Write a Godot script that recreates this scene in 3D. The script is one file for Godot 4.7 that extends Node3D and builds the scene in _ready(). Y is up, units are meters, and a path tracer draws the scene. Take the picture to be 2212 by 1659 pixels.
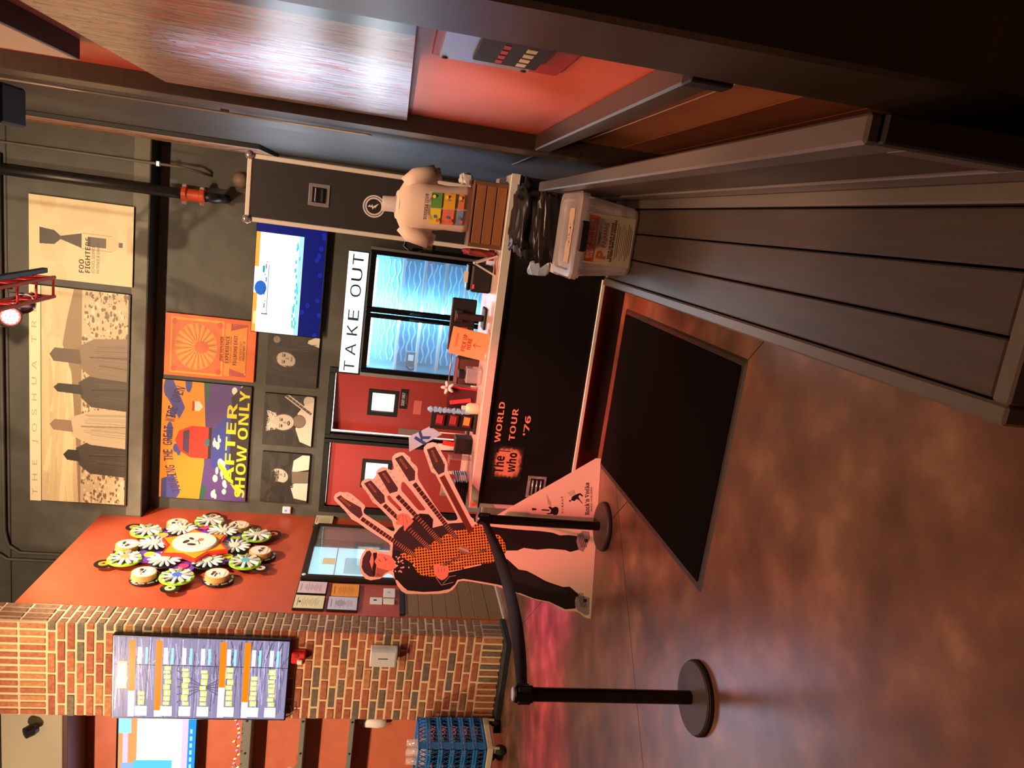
extends Node3D
# Restaurant entrance with a take-out bar; the photograph lies on its side, so the camera is rolled by a quarter turn.
const FOCAL := 1566.393
const EYE := Vector3(0, 1.65, 0)
const CAM_RIGHT := Vector3(0.968859, 0.095828, -0.228317)   # upright picture: to the right, down, forward
const CAM_DOWN := Vector3(0.13267, -0.979453, 0.151892)
const CAM_FORWARD := Vector3(-0.20907, -0.177452, -0.961665)
const BACK := -9.95      # lower back wall
const UPPER := -9.6      # upper back wall, which stands forward on a ledge
const RED := -4.374      # red side wall
const BAR := -4.96       # front of the bar
const TOP := 0.93        # bar top
var counts := {}
var mats := {}
var rng := RandomNumberGenerator.new()

# ---------------------------------------------------------------- photo pixel -> place
func ray(x: float, y: float) -> Vector3:
	return CAM_RIGHT * ((829.5 - y) / FOCAL) + CAM_DOWN * ((x - 1106.0) / FOCAL) + CAM_FORWARD
func pz(x: float, y: float, z: float) -> Vector3:
	var d := ray(x, y)
	return EYE + d * ((z - EYE.z) / d.z)
func px(x: float, y: float, w: float) -> Vector3:
	var d := ray(x, y)
	return EYE + d * ((w - EYE.x) / d.x)
func py(x: float, y: float, h: float) -> Vector3:
	var d := ray(x, y)
	return EYE + d * ((h - EYE.y) / d.y)

# ---------------------------------------------------------------- nodes
func numbered(parent: Node, called: String) -> String:
	var key := str(parent.get_instance_id()) + called
	var n: int = counts.get(key, 0)
	counts[key] = n + 1
	return called if n == 0 else "%s_%03d" % [called, n]
func thing(called: String, label: String, category: String, at := Vector3.ZERO, group := "", turn := 0.0) -> Node3D:
	var o := Node3D.new()
	o.name = numbered(self, called)
	add_child(o)
	o.position = at
	o.rotation.y = turn
	tag(o, label, category, group)
	return o
func tag(o: Node, label: String, category: String, group := "") -> void:
	o.set_meta("label", label)
	o.set_meta("category", category)
	if group != "":
		o.set_meta("group", group)
func part(parent: Node, called: String, mesh: Mesh, mat: Material, at := Vector3.ZERO, basis := Basis.IDENTITY) -> MeshInstance3D:
	var o := MeshInstance3D.new()
	o.name = numbered(parent, called)
	o.mesh = mesh
	o.material_override = mat
	o.transform = Transform3D(basis, at)
	parent.add_child(o)
	return o
func structure(called: String, mesh: Mesh, mat: Material, at := Vector3.ZERO, label := "") -> MeshInstance3D:
	var o := part(self, called, mesh, mat, at)
	o.set_meta("kind", "structure")
	if label != "":
		o.set_meta("label", label)
	return o
func structure_root(called: String, label := "") -> Node3D:
	var o := Node3D.new()
	o.name = numbered(self, called)
	add_child(o)
	o.set_meta("kind", "structure")
	if label != "":
		o.set_meta("label", label)
	return o

# ---------------------------------------------------------------- shapes
func tri(st: SurfaceTool, a: Vector3, b: Vector3, c: Vector3) -> void:   # counter-clockwise seen from the front
	st.add_vertex(a); st.add_vertex(c); st.add_vertex(b)
func quad(st: SurfaceTool, a: Vector3, b: Vector3, c: Vector3, d: Vector3) -> void:
	tri(st, a, b, c); tri(st, a, c, d)
func start(smooth := false) -> SurfaceTool:
	var st := SurfaceTool.new()
	st.begin(Mesh.PRIMITIVE_TRIANGLES)
	st.set_smooth_group(0 if smooth else -1)
	return st
func done(st: SurfaceTool) -> ArrayMesh:
	st.generate_normals()
	return st.commit()
func add_box(st: SurfaceTool, c: Vector3, s: Vector3, bevel := 0.004, basis := Basis.IDENTITY) -> void:
	var h := s * 0.5
	var b: float = minf(bevel, minf(h.x, minf(h.y, h.z)) * 0.6)
	var f := func(x: float, y: float, z: float) -> Vector3: return c + basis * Vector3(x, y, z)
	for axis in 3:
		for sg in [-1.0, 1.0]:
			var e: Array = []
			for k in [[-1, -1], [1, -1], [1, 1], [-1, 1]]:
				var v := Vector3.ZERO
				v[axis] = h[axis] * sg
				v[(axis + 1) % 3] = (h[(axis + 1) % 3] - b) * k[0]
				v[(axis + 2) % 3] = (h[(axis + 2) % 3] - b) * k[1]
				e.append(f.call(v.x, v.y, v.z))
			if sg > 0: quad(st, e[0], e[1], e[2], e[3])
			else: quad(st, e[3], e[2], e[1], e[0])
	if b <= 0.0: return
	for axis in 3:   # chamfers along each axis
		var a1 := (axis + 1) % 3
		var a2 := (axis + 2) % 3
		for s1 in [-1.0, 1.0]:
			for s2 in [-1.0, 1.0]:
				var e: Array = []
				for k in [[0, -1], [0, 1], [1, 1], [1, -1]]:
					var v := Vector3.ZERO
					v[axis] = (h[axis] - b) * k[1]
					v[a1] = (h[a1] - (b if k[0] == 1 else 0.0)) * s1
					v[a2] = (h[a2] - (0.0 if k[0] == 1 else b)) * s2
					e.append(f.call(v.x, v.y, v.z))
				if s1 * s2 > 0: quad(st, e[3], e[2], e[1], e[0])
				else: quad(st, e[0], e[1], e[2], e[3])
	for sx in [-1.0, 1.0]:
		for sy in [-1.0, 1.0]:
			for sz in [-1.0, 1.0]:
				var p: Vector3 = f.call(h.x * sx, (h.y - b) * sy, (h.z - b) * sz)
				var q: Vector3 = f.call((h.x - b) * sx, h.y * sy, (h.z - b) * sz)
				var r: Vector3 = f.call((h.x - b) * sx, (h.y - b) * sy, h.z * sz)
				if sx * sy * sz > 0: tri(st, p, q, r)
				else: tri(st, p, r, q)
func box(s: Vector3, bevel := 0.004) -> ArrayMesh:
	var st := start()
	add_box(st, Vector3.ZERO, s, bevel)
	return done(st)
func span(a: Vector3, b: Vector3) -> Array:   # [centre, size] of the box between two corners
	return [(a + b) * 0.5, (b - a).abs()]
func block(parent: Node, called: String, a: Vector3, b: Vector3, mat: Material, bevel := 0.004) -> MeshInstance3D:
	var s := span(a, b)
	return part(parent, called, box(s[1], bevel), mat, s[0])
func sblock(called: String, a: Vector3, b: Vector3, mat: Material, label := "", bevel := 0.002) -> MeshInstance3D:
	var s := span(a, b)
	return structure(called, box(s[1], bevel), mat, s[0], label)
func add_tube(st: SurfaceTool, path: Array, r: float, n := 10, caps := true, r_end := -1.0) -> void:
	var rings: Array = []
	var up := Vector3.UP
	for i in path.size():
		var p: Vector3 = path[i]
		var q0: Vector3 = path[maxi(i - 1, 0)]
		var q1: Vector3 = path[mini(i + 1, path.size() - 1)]
		var d := (q1 - q0).normalized()
		if i == 0: up = Vector3.UP if absf(d.y) < 0.9 else Vector3.RIGHT
		var s := d.cross(up).normalized()
		up = s.cross(d).normalized()
		var rr := r if r_end < 0.0 else lerpf(r, r_end, float(i) / float(path.size() - 1))
		var ring: Array = []
		for k in n:
			var t := TAU * k / n
			ring.append(p + (s * cos(t) + up * sin(t)) * rr)
		rings.append(ring)
	for i in rings.size() - 1:
		for k in n:
			var j := (k + 1) % n
			quad(st, rings[i][k], rings[i + 1][k], rings[i + 1][j], rings[i][j])
	if caps:
		var a: Vector3 = path[0]
		var b: Vector3 = path[path.size() - 1]
		for k in n:
			var j := (k + 1) % n
			tri(st, a, rings[0][k], rings[0][j])
			tri(st, b, rings[rings.size() - 1][j], rings[rings.size() - 1][k])
func tube(path: Array, r: float, n := 10, caps := true, r_end := -1.0) -> ArrayMesh:
	var st := start(true)
	add_tube(st, path, r, n, caps, r_end)
	return done(st)
func add_lathe(st: SurfaceTool, prof: Array, n := 24, c := Vector3.ZERO, basis := Basis.IDENTITY) -> void:   # Vector2(radius, height), bottom to top
	for i in prof.size() - 1:
		for k in n:
			var a := TAU * k / n
			var b := TAU * (k + 1) / n
			var p: Vector2 = prof[i]
			var q: Vector2 = prof[i + 1]
			var v := [Vector3(p.x * cos(a), p.y, -p.x * sin(a)), Vector3(p.x * cos(b), p.y, -p.x * sin(b)), Vector3(q.x * cos(b), q.y, -q.x * sin(b)), Vector3(q.x * cos(a), q.y, -q.x * sin(a))]
			for m in 4: v[m] = c + basis * v[m]
			if p.x < 1e-6: tri(st, v[0], v[2], v[3])
			elif q.x < 1e-6: tri(st, v[0], v[1], v[2])
			else: quad(st, v[0], v[1], v[2], v[3])
func lathe(prof: Array, n := 24, smooth := false) -> ArrayMesh:
	var st := start(smooth)
	add_lathe(st, prof, n)
	return done(st)
func disc(r: float, h: float, bevel := 0.003, n := 28) -> Array:
	return [Vector2(0, 0), Vector2(r - bevel, 0), Vector2(r, bevel), Vector2(r, h - bevel), Vector2(r - bevel, h), Vector2(0, h)]
func loft(rings: Array, n := 20, smooth := true) -> ArrayMesh:   # [centre, rx, rz] from bottom to top
	var st := start(smooth)
	var pt := func(i: int, k: int) -> Vector3:
		var t := TAU * k / n
		return rings[i][0] + Vector3(rings[i][1] * cos(t), 0, -rings[i][2] * sin(t))
	for i in rings.size() - 1:
		for k in n:
			quad(st, pt.call(i, k), pt.call(i, k + 1), pt.call(i + 1, k + 1), pt.call(i + 1, k))
	for k in n:
		tri(st, rings[0][0], pt.call(0, k + 1), pt.call(0, k))
		tri(st, rings[rings.size() - 1][0], pt.call(rings.size() - 1, k), pt.call(rings.size() - 1, k + 1))
	return done(st)
func prism(pts: PackedVector2Array, depth: float) -> ArrayMesh:   # polygon in x, y; front at z = 0, back at -depth; uv = bounding box
	var p := pts
	if Geometry2D.is_polygon_clockwise(p): p.reverse()
	var idx := Geometry2D.triangulate_polygon(p)
	var lo := p[0]
	var hi := p[0]
	for v in p:
		lo = lo.min(v); hi = hi.max(v)
	var st := start()
	var put := func(v: Vector2, z: float) -> void:
		st.set_uv(Vector2((v.x - lo.x) / (hi.x - lo.x), (hi.y - v.y) / (hi.y - lo.y)))
		st.add_vertex(Vector3(v.x, v.y, z))
	for i in range(0, idx.size(), 3):
		var a := p[idx[i]]
		var b := p[idx[i + 1]]
		var c := p[idx[i + 2]]
		if (b - a).cross(c - a) < 0.0:
			var w := b
			b = c; c = w
		put.call(a, 0.0); put.call(c, 0.0); put.call(b, 0.0)
		put.call(a, -depth); put.call(b, -depth); put.call(c, -depth)
	for i in p.size():
		var a := p[i]
		var b := p[(i + 1) % p.size()]
		put.call(a, -depth); put.call(b, 0.0); put.call(b, -depth)
		put.call(a, -depth); put.call(a, 0.0); put.call(b, 0.0)
	return done(st)
func sheet(w: float, h: float) -> ArrayMesh:   # upright face towards +z with uv
	var st := start()
	var c := [Vector2(-0.5, -0.5), Vector2(0.5, -0.5), Vector2(0.5, 0.5), Vector2(-0.5, 0.5)]
	for k in [0, 2, 1, 0, 3, 2]:
		st.set_uv(Vector2(c[k].x + 0.5, 0.5 - c[k].y))
		st.add_vertex(Vector3(c[k].x * w, c[k].y * h, 0))
	return done(st)
const ON_RED := Basis(Vector3(0, 0, -1), Vector3(0, 1, 0), Vector3(1, 0, 0))    # faces +x: local x runs away from the camera
const ON_RIGHT := Basis(Vector3(0, 0, 1), Vector3(0, 1, 0), Vector3(-1, 0, 0))  # faces -x
func words(parent: Node, text: String, at: Vector3, basis: Basis, height: float, mat: Material, width := 0.0, bold := true, called := "lettering", face := "Droid Sans") -> MeshInstance3D:
	var f := SystemFont.new()
	f.font_names = PackedStringArray([face])
	f.font_weight = 700 if bold else 400
	var t := TextMesh.new()
	t.font = f
	t.text = text
	t.font_size = 48
	t.pixel_size = 0.01
	t.depth = 0.02
	t.curve_step = 2.0
	var b := t.get_aabb()
	var sy := height / maxf(b.size.y, 0.001)
	var sx := sy if width <= 0.0 else width / maxf(b.size.x, 0.001)
	var sc := Basis.from_scale(Vector3(sx, sy, 0.001 / 0.02))
	var o := part(parent, called, t, mat, at, basis * sc)
	o.position = at - basis * (sc * b.get_center()) + basis.z * 0.0006
	return o

# ---------------------------------------------------------------- materials
func col(r: int, g: int, b: int) -> Color:
	return Color(r / 255.0, g / 255.0, b / 255.0)
func m(c: Color, rough := 0.6, metal := 0.0, spec := 0.5) -> StandardMaterial3D:
	var key := "%s %.2f %.2f %.2f" % [c.to_html(), rough, metal, spec]
	if not mats.has(key):
		var k := StandardMaterial3D.new()
		k.albedo_color = c
		k.roughness = rough
		k.metallic = metal
		k.metallic_specular = spec
		mats[key] = k
	return mats[key]
func glow(c: Color, power: float) -> StandardMaterial3D:
	var k := StandardMaterial3D.new()
	k.albedo_color = c.darkened(0.3)
	k.roughness = 0.4
	k.emission_enabled = true
	k.emission = c
	k.emission_energy_multiplier = power
	return k
func pane(c: Color, alpha: float) -> StandardMaterial3D:
	var k := StandardMaterial3D.new()
	k.albedo_color = Color(c, alpha)
	k.roughness = 0.03
	k.transparency = BaseMaterial3D.TRANSPARENCY_ALPHA
	return k
func noise_tex(sd: int, freq: float, ramp: Array, normal := false, size := 512, kind := FastNoiseLite.TYPE_SIMPLEX_SMOOTH, oct := 4) -> NoiseTexture2D:
	var n := FastNoiseLite.new()
	n.seed = sd
	n.frequency = freq
	n.noise_type = kind
	n.fractal_octaves = oct
	var t := NoiseTexture2D.new()
	t.width = size
	t.height = size
	t.seamless = true
	t.noise = n
	if normal:
		t.as_normal_map = true
		t.bump_strength = 4.0
	elif ramp.size():
		var g := Gradient.new()
		var offs := PackedFloat32Array()
		var cols := PackedColorArray()
		for i in ramp.size():
			offs.append(ramp[i][0]); cols.append(ramp[i][1])
		g.offsets = offs
		g.colors = cols
		t.color_ramp = g
	return t
func surface(tex: Texture2D, scale: Vector3, rough: float, bump: Texture2D = null, depth := 0.3, spec := 0.5) -> StandardMaterial3D:   # world triplanar
	var k := StandardMaterial3D.new()
	k.albedo_texture = tex
	k.roughness = rough
	k.metallic_specular = spec
	k.uv1_triplanar = true
	k.uv1_world_triplanar = true
	k.uv1_scale = scale
	if bump:
		k.heightmap_enabled = true
		k.heightmap_texture = bump
		k.heightmap_scale = depth
	return k
func grain_tex(sd: int, base: Color, dark: Color, size := 512, along_v := false) -> ImageTexture:   # streaks along u
	var n := FastNoiseLite.new()
	n.seed = sd
	n.frequency = 0.02
	var img := Image.create(size, size, false, Image.FORMAT_RGB8)
	for y in size:
		for x in size:
			var v := 0.5 + 0.5 * n.get_noise_3d(4.0 * sin(TAU * x / size) * 6.0, y * 3.4, 4.0 * cos(TAU * x / size) * 6.0)
			v = clampf(v * 0.75 + 0.25 * (0.5 + 0.5 * n.get_noise_2d(y * 17.0, 40.0 * sin(TAU * x / size))), 0.0, 1.0)
			if along_v: img.set_pixel(y, x, base.lerp(dark, v))
			else: img.set_pixel(x, y, base.lerp(dark, v))
	return ImageTexture.create_from_image(img)

# ---------------------------------------------------------------- flat prints
class Pic:
	var im: Image
	var w: int
	var h: int
	func _init(pw: int, ph: int, c: Color) -> void:
		w = pw; h = ph
		im = Image.create(pw, ph, false, Image.FORMAT_RGB8)
		im.fill(c)
	func r(x: float, y: float, rw: float, rh: float, c: Color) -> void:
		im.fill_rect(Rect2i(int(x * w), int(y * h), maxi(1, int(round(rw * w))), maxi(1, int(round(rh * h)))), c)
	func poly(p: Array, c: Color) -> void:
		var y0 := 1e9
		var y1 := -1e9
		for v in p:
			y0 = minf(y0, v.y * h); y1 = maxf(y1, v.y * h)
		for y in range(maxi(0, int(floor(y0))), mini(h - 1, int(ceil(y1))) + 1):
			var yy := y + 0.5
			var xs: Array = []
			for i in p.size():
				var a: Vector2 = p[i]
				var b: Vector2 = p[(i + 1) % p.size()]
				var ay := a.y * h
				var by := b.y * h
				if (ay <= yy) != (by <= yy):
					xs.append((a.x + (b.x - a.x) * (yy - ay) / (by - ay)) * w)
			xs.sort()
			for i in range(0, xs.size() - 1, 2):
				var x0 := maxi(0, int(round(xs[i])))
				var x1 := mini(w, int(round(xs[i + 1])))
				if x1 > x0: im.fill_rect(Rect2i(x0, y, x1 - x0, 1), c)
	func oval(x: float, y: float, rx: float, ry: float, c: Color, turn := 0.0) -> void:   # radii in parts of the width
		var p: Array = []
		for k in 28:
			var t := TAU * k / 28.0
			var v := Vector2(cos(t) * rx, sin(t) * ry).rotated(turn)
			p.append(Vector2(x + v.x, y + v.y * w / h))
		poly(p, c)
	func line(a: Vector2, b: Vector2, width: float, c: Color) -> void:   # width in parts of the picture's width
		var A := Vector2(a.x * w, a.y * h)
		var B := Vector2(b.x * w, b.y * h)
		var n := (B - A).orthogonal().normalized() * width * w * 0.5
		var s := Vector2(1.0 / w, 1.0 / h)
		poly([(A + n) * s, (B + n) * s, (B - n) * s, (A - n) * s], c)
	func specks(n: int, x: float, y: float, sw: float, sh: float, c: Color, size: float, g: RandomNumberGenerator) -> void:
		for i in n:
			var s := size * g.randf_range(0.4, 1.2)
			oval(x + sw * g.randf(), y + sh * g.randf(), s, s * g.randf_range(0.3, 0.8), c)
	func tex() -> ImageTexture:
		im.generate_mipmaps()
		return ImageTexture.create_from_image(im)
func print_mat(t: Texture2D, rough := 0.55, power := 0.0) -> StandardMaterial3D:
	var k := StandardMaterial3D.new()
	k.roughness = rough
	if power > 0.0:
		k.albedo_color = Color.BLACK
		k.metallic_specular = 0.25
		k.emission_enabled = true
		k.emission_texture = t
		k.emission = Color.BLACK if false else Color.WHITE
		k.emission_operator = BaseMaterial3D.EMISSION_OP_MULTIPLY
		k.emission_energy_multiplier = power
	else:
		k.albedo_texture = t
	return k
func lamp_area(parent: Node, at: Vector3, towards: Vector3, size: Vector2, c: Color, energy: float) -> AreaLight3D:
	var l := AreaLight3D.new()
	l.name = numbered(parent, "light")
	parent.add_child(l)
	l.area_size = size
	l.light_color = c
	l.light_energy = energy
	l.set("area_range", 20.0)
	l.shadow_enabled = true
	l.position = at
	l.basis = Basis.looking_at(towards, Vector3.UP if absf(towards.normalized().y) < 0.95 else Vector3.FORWARD)
	return l
func lamp_spot(parent: Node, at: Vector3, target: Vector3, c: Color, energy: float, angle: float, size := 0.08, soft := 0.6) -> SpotLight3D:
	var l := SpotLight3D.new()
	l.name = numbered(parent, "light")
	parent.add_child(l)
	l.light_color = c
	l.light_energy = energy
	l.spot_angle = angle
	l.spot_angle_attenuation = soft
	l.spot_range = 25.0
	l.spot_attenuation = 2.0
	l.light_size = size
	l.shadow_enabled = true
	l.position = at
	var d := target - at
	l.basis = Basis.looking_at(d, Vector3.UP if absf(d.normalized().y) < 0.95 else Vector3.RIGHT)
	return l

var M := {}
func _ready() -> void:
	rng.seed = 7
	set_camera_and_light()
	make_materials()
	build_room()
	build_brick_column()
	build_red_wall_things()
	build_upper_wall_things()
	build_back_wall_things()
	build_right_side()
	build_bar()
	build_bar_things()
	build_entrance_things()
	build_back_bar()
	build_overhead()

func set_camera_and_light() -> void:
	var cam := Camera3D.new()
	cam.name = "camera"
	add_child(cam)
	cam.transform = Transform3D(Basis(CAM_DOWN, CAM_RIGHT, -CAM_FORWARD).orthonormalized(), EYE)
	cam.keep_aspect = Camera3D.KEEP_HEIGHT
	cam.fov = rad_to_deg(2.0 * atan(829.5 / FOCAL))
	cam.near = 0.02
	cam.current = true
	var env := Environment.new()
	env.background_mode = Environment.BG_COLOR
	env.background_color = Color(0.0, 0.0, 0.0)
	env.ambient_light_source = Environment.AMBIENT_SOURCE_DISABLED
	env.tonemap_mode = Environment.TONE_MAPPER_LINEAR
	env.tonemap_exposure = 1.0
	env.sdfgi_enabled = true
	env.ssao_enabled = true
	env.ssil_enabled = true
	var we := WorldEnvironment.new()
	we.name = "environment"
	we.environment = env
	add_child(we)

func make_materials() -> void:
	M.grey = surface(noise_tex(3, 0.01, [[0.0, col(72, 70, 64)], [0.5, col(80, 77, 70)], [1.0, col(88, 85, 77)]]), Vector3(0.5, 0.5, 0.5), 0.6)
	M.grey_light = surface(noise_tex(4, 0.012, [[0.0, col(104, 100, 88)], [1.0, col(122, 117, 104)]]), Vector3(0.6, 0.6, 0.6), 0.6)
	M.black = m(col(22, 21, 21), 0.6)
	M.black_gloss = m(col(14, 14, 15), 0.25)
	M.black_metal = m(col(28, 27, 27), 0.4)
	M.red = surface(noise_tex(5, 0.01, [[0.0, col(190, 78, 50)], [1.0, col(200, 86, 56)]]), Vector3(0.7, 0.7, 0.7), 0.42)
	M.orange = surface(noise_tex(7, 0.01, [[0.0, col(192, 104, 78)], [1.0, col(204, 116, 88)]]), Vector3(0.7, 0.7, 0.7), 0.5)
	M.ceiling = m(col(30, 29, 28), 0.9)
	M.floor = surface(noise_tex(11, 0.008, [[0.0, col(72, 50, 40)], [0.35, col(92, 66, 52)], [0.6, col(106, 76, 60)], [0.8, col(122, 90, 72)], [1.0, col(140, 106, 86)]], false, 1024, FastNoiseLite.TYPE_SIMPLEX_SMOOTH, 6), Vector3(0.32, 0.32, 0.32), 0.3, noise_tex(12, 0.03, [], false, 512), 0.06)
	M.dark_wood = surface(grain_tex(21, col(76, 64, 56), col(52, 44, 38)), Vector3(1.0, 1.0, 1.0), 0.4, null)
	M.seat_wood = surface(grain_tex(25, col(76, 64, 56), col(52, 44, 38), 512, true), Vector3(1.0, 1.0, 1.0), 0.4, null)
	M.trim = m(col(92, 86, 82), 0.35)
	M.wood_red = surface(grain_tex(22, col(150, 92, 64), col(114, 66, 46)), Vector3(1.2, 1.2, 1.2), 0.35)
	M.wood_brown = surface(grain_tex(23, col(148, 116, 82), col(118, 88, 58)), Vector3(1.2, 1.2, 1.2), 0.5)
	M.wood_crate = surface(grain_tex(24, col(170, 112, 66), col(128, 78, 44)), Vector3(2.0, 2.0, 2.0), 0.6)
	M.alu = m(col(222, 218, 206), 0.42, 0.12)
	M.steel = m(col(186, 188, 192), 0.3, 0.6)
	M.chrome = m(col(215, 215, 218), 0.16, 0.75)
	M.laminate = m(col(16, 16, 17), 0.35)
	M.white = m(col(232, 230, 226), 0.5)
	M.paper = m(col(240, 232, 214), 0.7)
	M.ink = m(col(20, 18, 20), 0.6)
	M.door_red = m(col(184, 64, 60), 0.4)
	M.rubber = m(col(26, 24, 24), 0.8)
	M.glass = pane(col(225, 240, 245), 0.12)
	M.mortar = surface(noise_tex(31, 0.05, [[0.0, col(198, 172, 136)], [1.0, col(218, 194, 158)]]), Vector3(2, 2, 2), 0.9)
	M.bricks = []
	for c in [col(160, 88, 60), col(166, 98, 66), col(150, 78, 56), col(172, 108, 70), col(138, 96, 70), col(112, 94, 76), col(98, 88, 78), col(178, 122, 78)]:
		M.bricks.append(surface(noise_tex(40 + M.bricks.size(), 0.04, [[0.0, c.darkened(0.18)], [1.0, c.lightened(0.08)]], false, 128), Vector3(3, 3, 3), 0.85))

# ================================================================ the room
func build_room() -> void:
	# concrete slabs, laid out on the diagonal and divided by saw cuts
	var fl := structure_root("floor", "brown stained and polished concrete floor with diagonal saw cuts")
	block(fl, "screed", Vector3(-9, -0.2, -12), Vector3(3, -0.012, 4), m(col(26, 18, 14), 0.9), 0.0)
	var room := PackedVector2Array([Vector2(-9, -12), Vector2(3, -12), Vector2(3, 4), Vector2(-9, 4)])
	var step := 4.24
	var gap := 0.004
	for i in range(-4, 5):
		for j in range(-4, 5):
			var a0 := -6.15 + step * i + gap   # x + z
			var a1 := a0 + step - 2.0 * gap
			var b0 := 2.63 + step * j + gap    # x - z
			var b1 := b0 + step - 2.0 * gap
			var sq := PackedVector2Array()
			for k in [[a0, b0], [a1, b0], [a1, b1], [a0, b1]]:
				sq.append(Vector2((k[0] + k[1]) * 0.5, (k[0] - k[1]) * 0.5))
			for piece in Geometry2D.intersect_polygons(sq, room):
				var flat := PackedVector2Array()
				for v in piece: flat.append(Vector2(v.x, -v.y))
				part(fl, "slab", prism(flat, 0.012), M.floor, Vector3.ZERO, Basis(Vector3.RIGHT, Vector3(0, 0, -1), Vector3.UP))
	sblock("ceiling", Vector3(-9, 7.2, -12), Vector3(3, 7.4, 4), M.ceiling, "dark painted ceiling high above the entrance")
	sblock("wall_left", Vector3(-9.2, 0, -12), Vector3(-9, 7.2, 4), M.grey)
	sblock("wall_front", Vector3(-9.2, 0, 4), Vector3(3.2, 7.2, 4.2), M.grey)
	sblock("wall_right_front", Vector3(3, 0, -1.3), Vector3(3.2, 7.2, 4), M.black)
	sblock("wall_right_end", Vector3(0.9, 0, -1.42), Vector3(3.2, 7.2, -1.3), M.black)
	# lower back wall with two door openings into a bright back room
	var wb := structure_root("wall_back", "warm grey painted back wall above and around the red doors")
	var y1 := 4.585
	var cuts := [[-9.0, -4.2, 0.0], [-3.24, -3.12, 0.0], [-2.24, 0.6, 0.0], [-4.2, -3.24, 2.27], [-3.12, -2.24, 2.27]]
	for c in cuts:
		block(wb, "wall_panel", Vector3(c[0], c[2], BACK), Vector3(c[1], y1, BACK - 0.15), M.grey, 0.0)
	var wu := structure_root("wall_back_upper", "warm grey upper back wall standing forward on a ledge")
	block(wu, "upper_panel", Vector3(-9, 4.6, UPPER), Vector3(0.5, 7.2, UPPER - 0.2), M.grey, 0.0)
	block(wu, "panel_seam", Vector3(-9, 6.16, UPPER - 0.002), Vector3(0.45, 6.175, UPPER + 0.004), M.black, 0.0)
	var lg := structure_root("trim_ledge", "pale lip and underside coloured black as shade below the upper wall")
	block(lg, "ledge_lip", Vector3(-4.36, 4.6, UPPER), Vector3(0.45, 4.78, UPPER + 0.012), M.grey_light, 0.003)
	block(lg, "shaded_underside", Vector3(-4.36, 4.585, BACK), Vector3(0.45, 4.6, UPPER + 0.012), M.black, 0.002)  # black colour stands in for the shadow under the ledge
	# back room behind the doors
	var room2 := structure_root("wall_back_room", "white back room behind the doors")
	block(room2, "far_wall", Vector3(-5, 0, -11.9), Vector3(0, 3, -11.8), M.white, 0.0)
	block(room2, "side_wall", Vector3(-5.1, 0, -11.8), Vector3(-5, 3, -10.1), M.white, 0.0)
	block(room2, "side_wall", Vector3(0, 0, -11.8), Vector3(0.1, 3, -10.1), M.white, 0.0)
	block(room2, "lid", Vector3(-5, 3, -11.9), Vector3(0.1, 3.1, -10.1), M.white, 0.0)
	var tl := thing("ceiling_light_panel", "bright white light panel on the back room ceiling", "light", Vector3(-3.2, 2.97, -11.0))
	part(tl, "diffuser", box(Vector3(2.2, 0.04, 0.6)), glow(col(255, 252, 244), 6.0))
	lamp_area(tl, Vector3(0, -0.03, 0), Vector3.DOWN, Vector2(2.2, 0.6), col(255, 250, 240), 14.0)
	# red side wall, lower than the room
	var wr := structure_root("wall_red", "red painted side wall that ends below the ceiling")
	block(wr, "lower_wall", Vector3(RED - 0.14, 0, -7.37), Vector3(RED, 4.585, BACK), M.red, 0.0)
	block(wr, "upper_wall", Vector3(RED - 0.14, 4.585, -7.37), Vector3(RED, 5.09, UPPER), M.red, 0.0)
	# back bar wall beyond the brick column
	sblock("wall_back_bar", Vector3(-9, 0, -8.35), Vector3(RED - 0.14, 5.05, -8.2), M.orange, "orange red wall behind the bar shelves")

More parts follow.
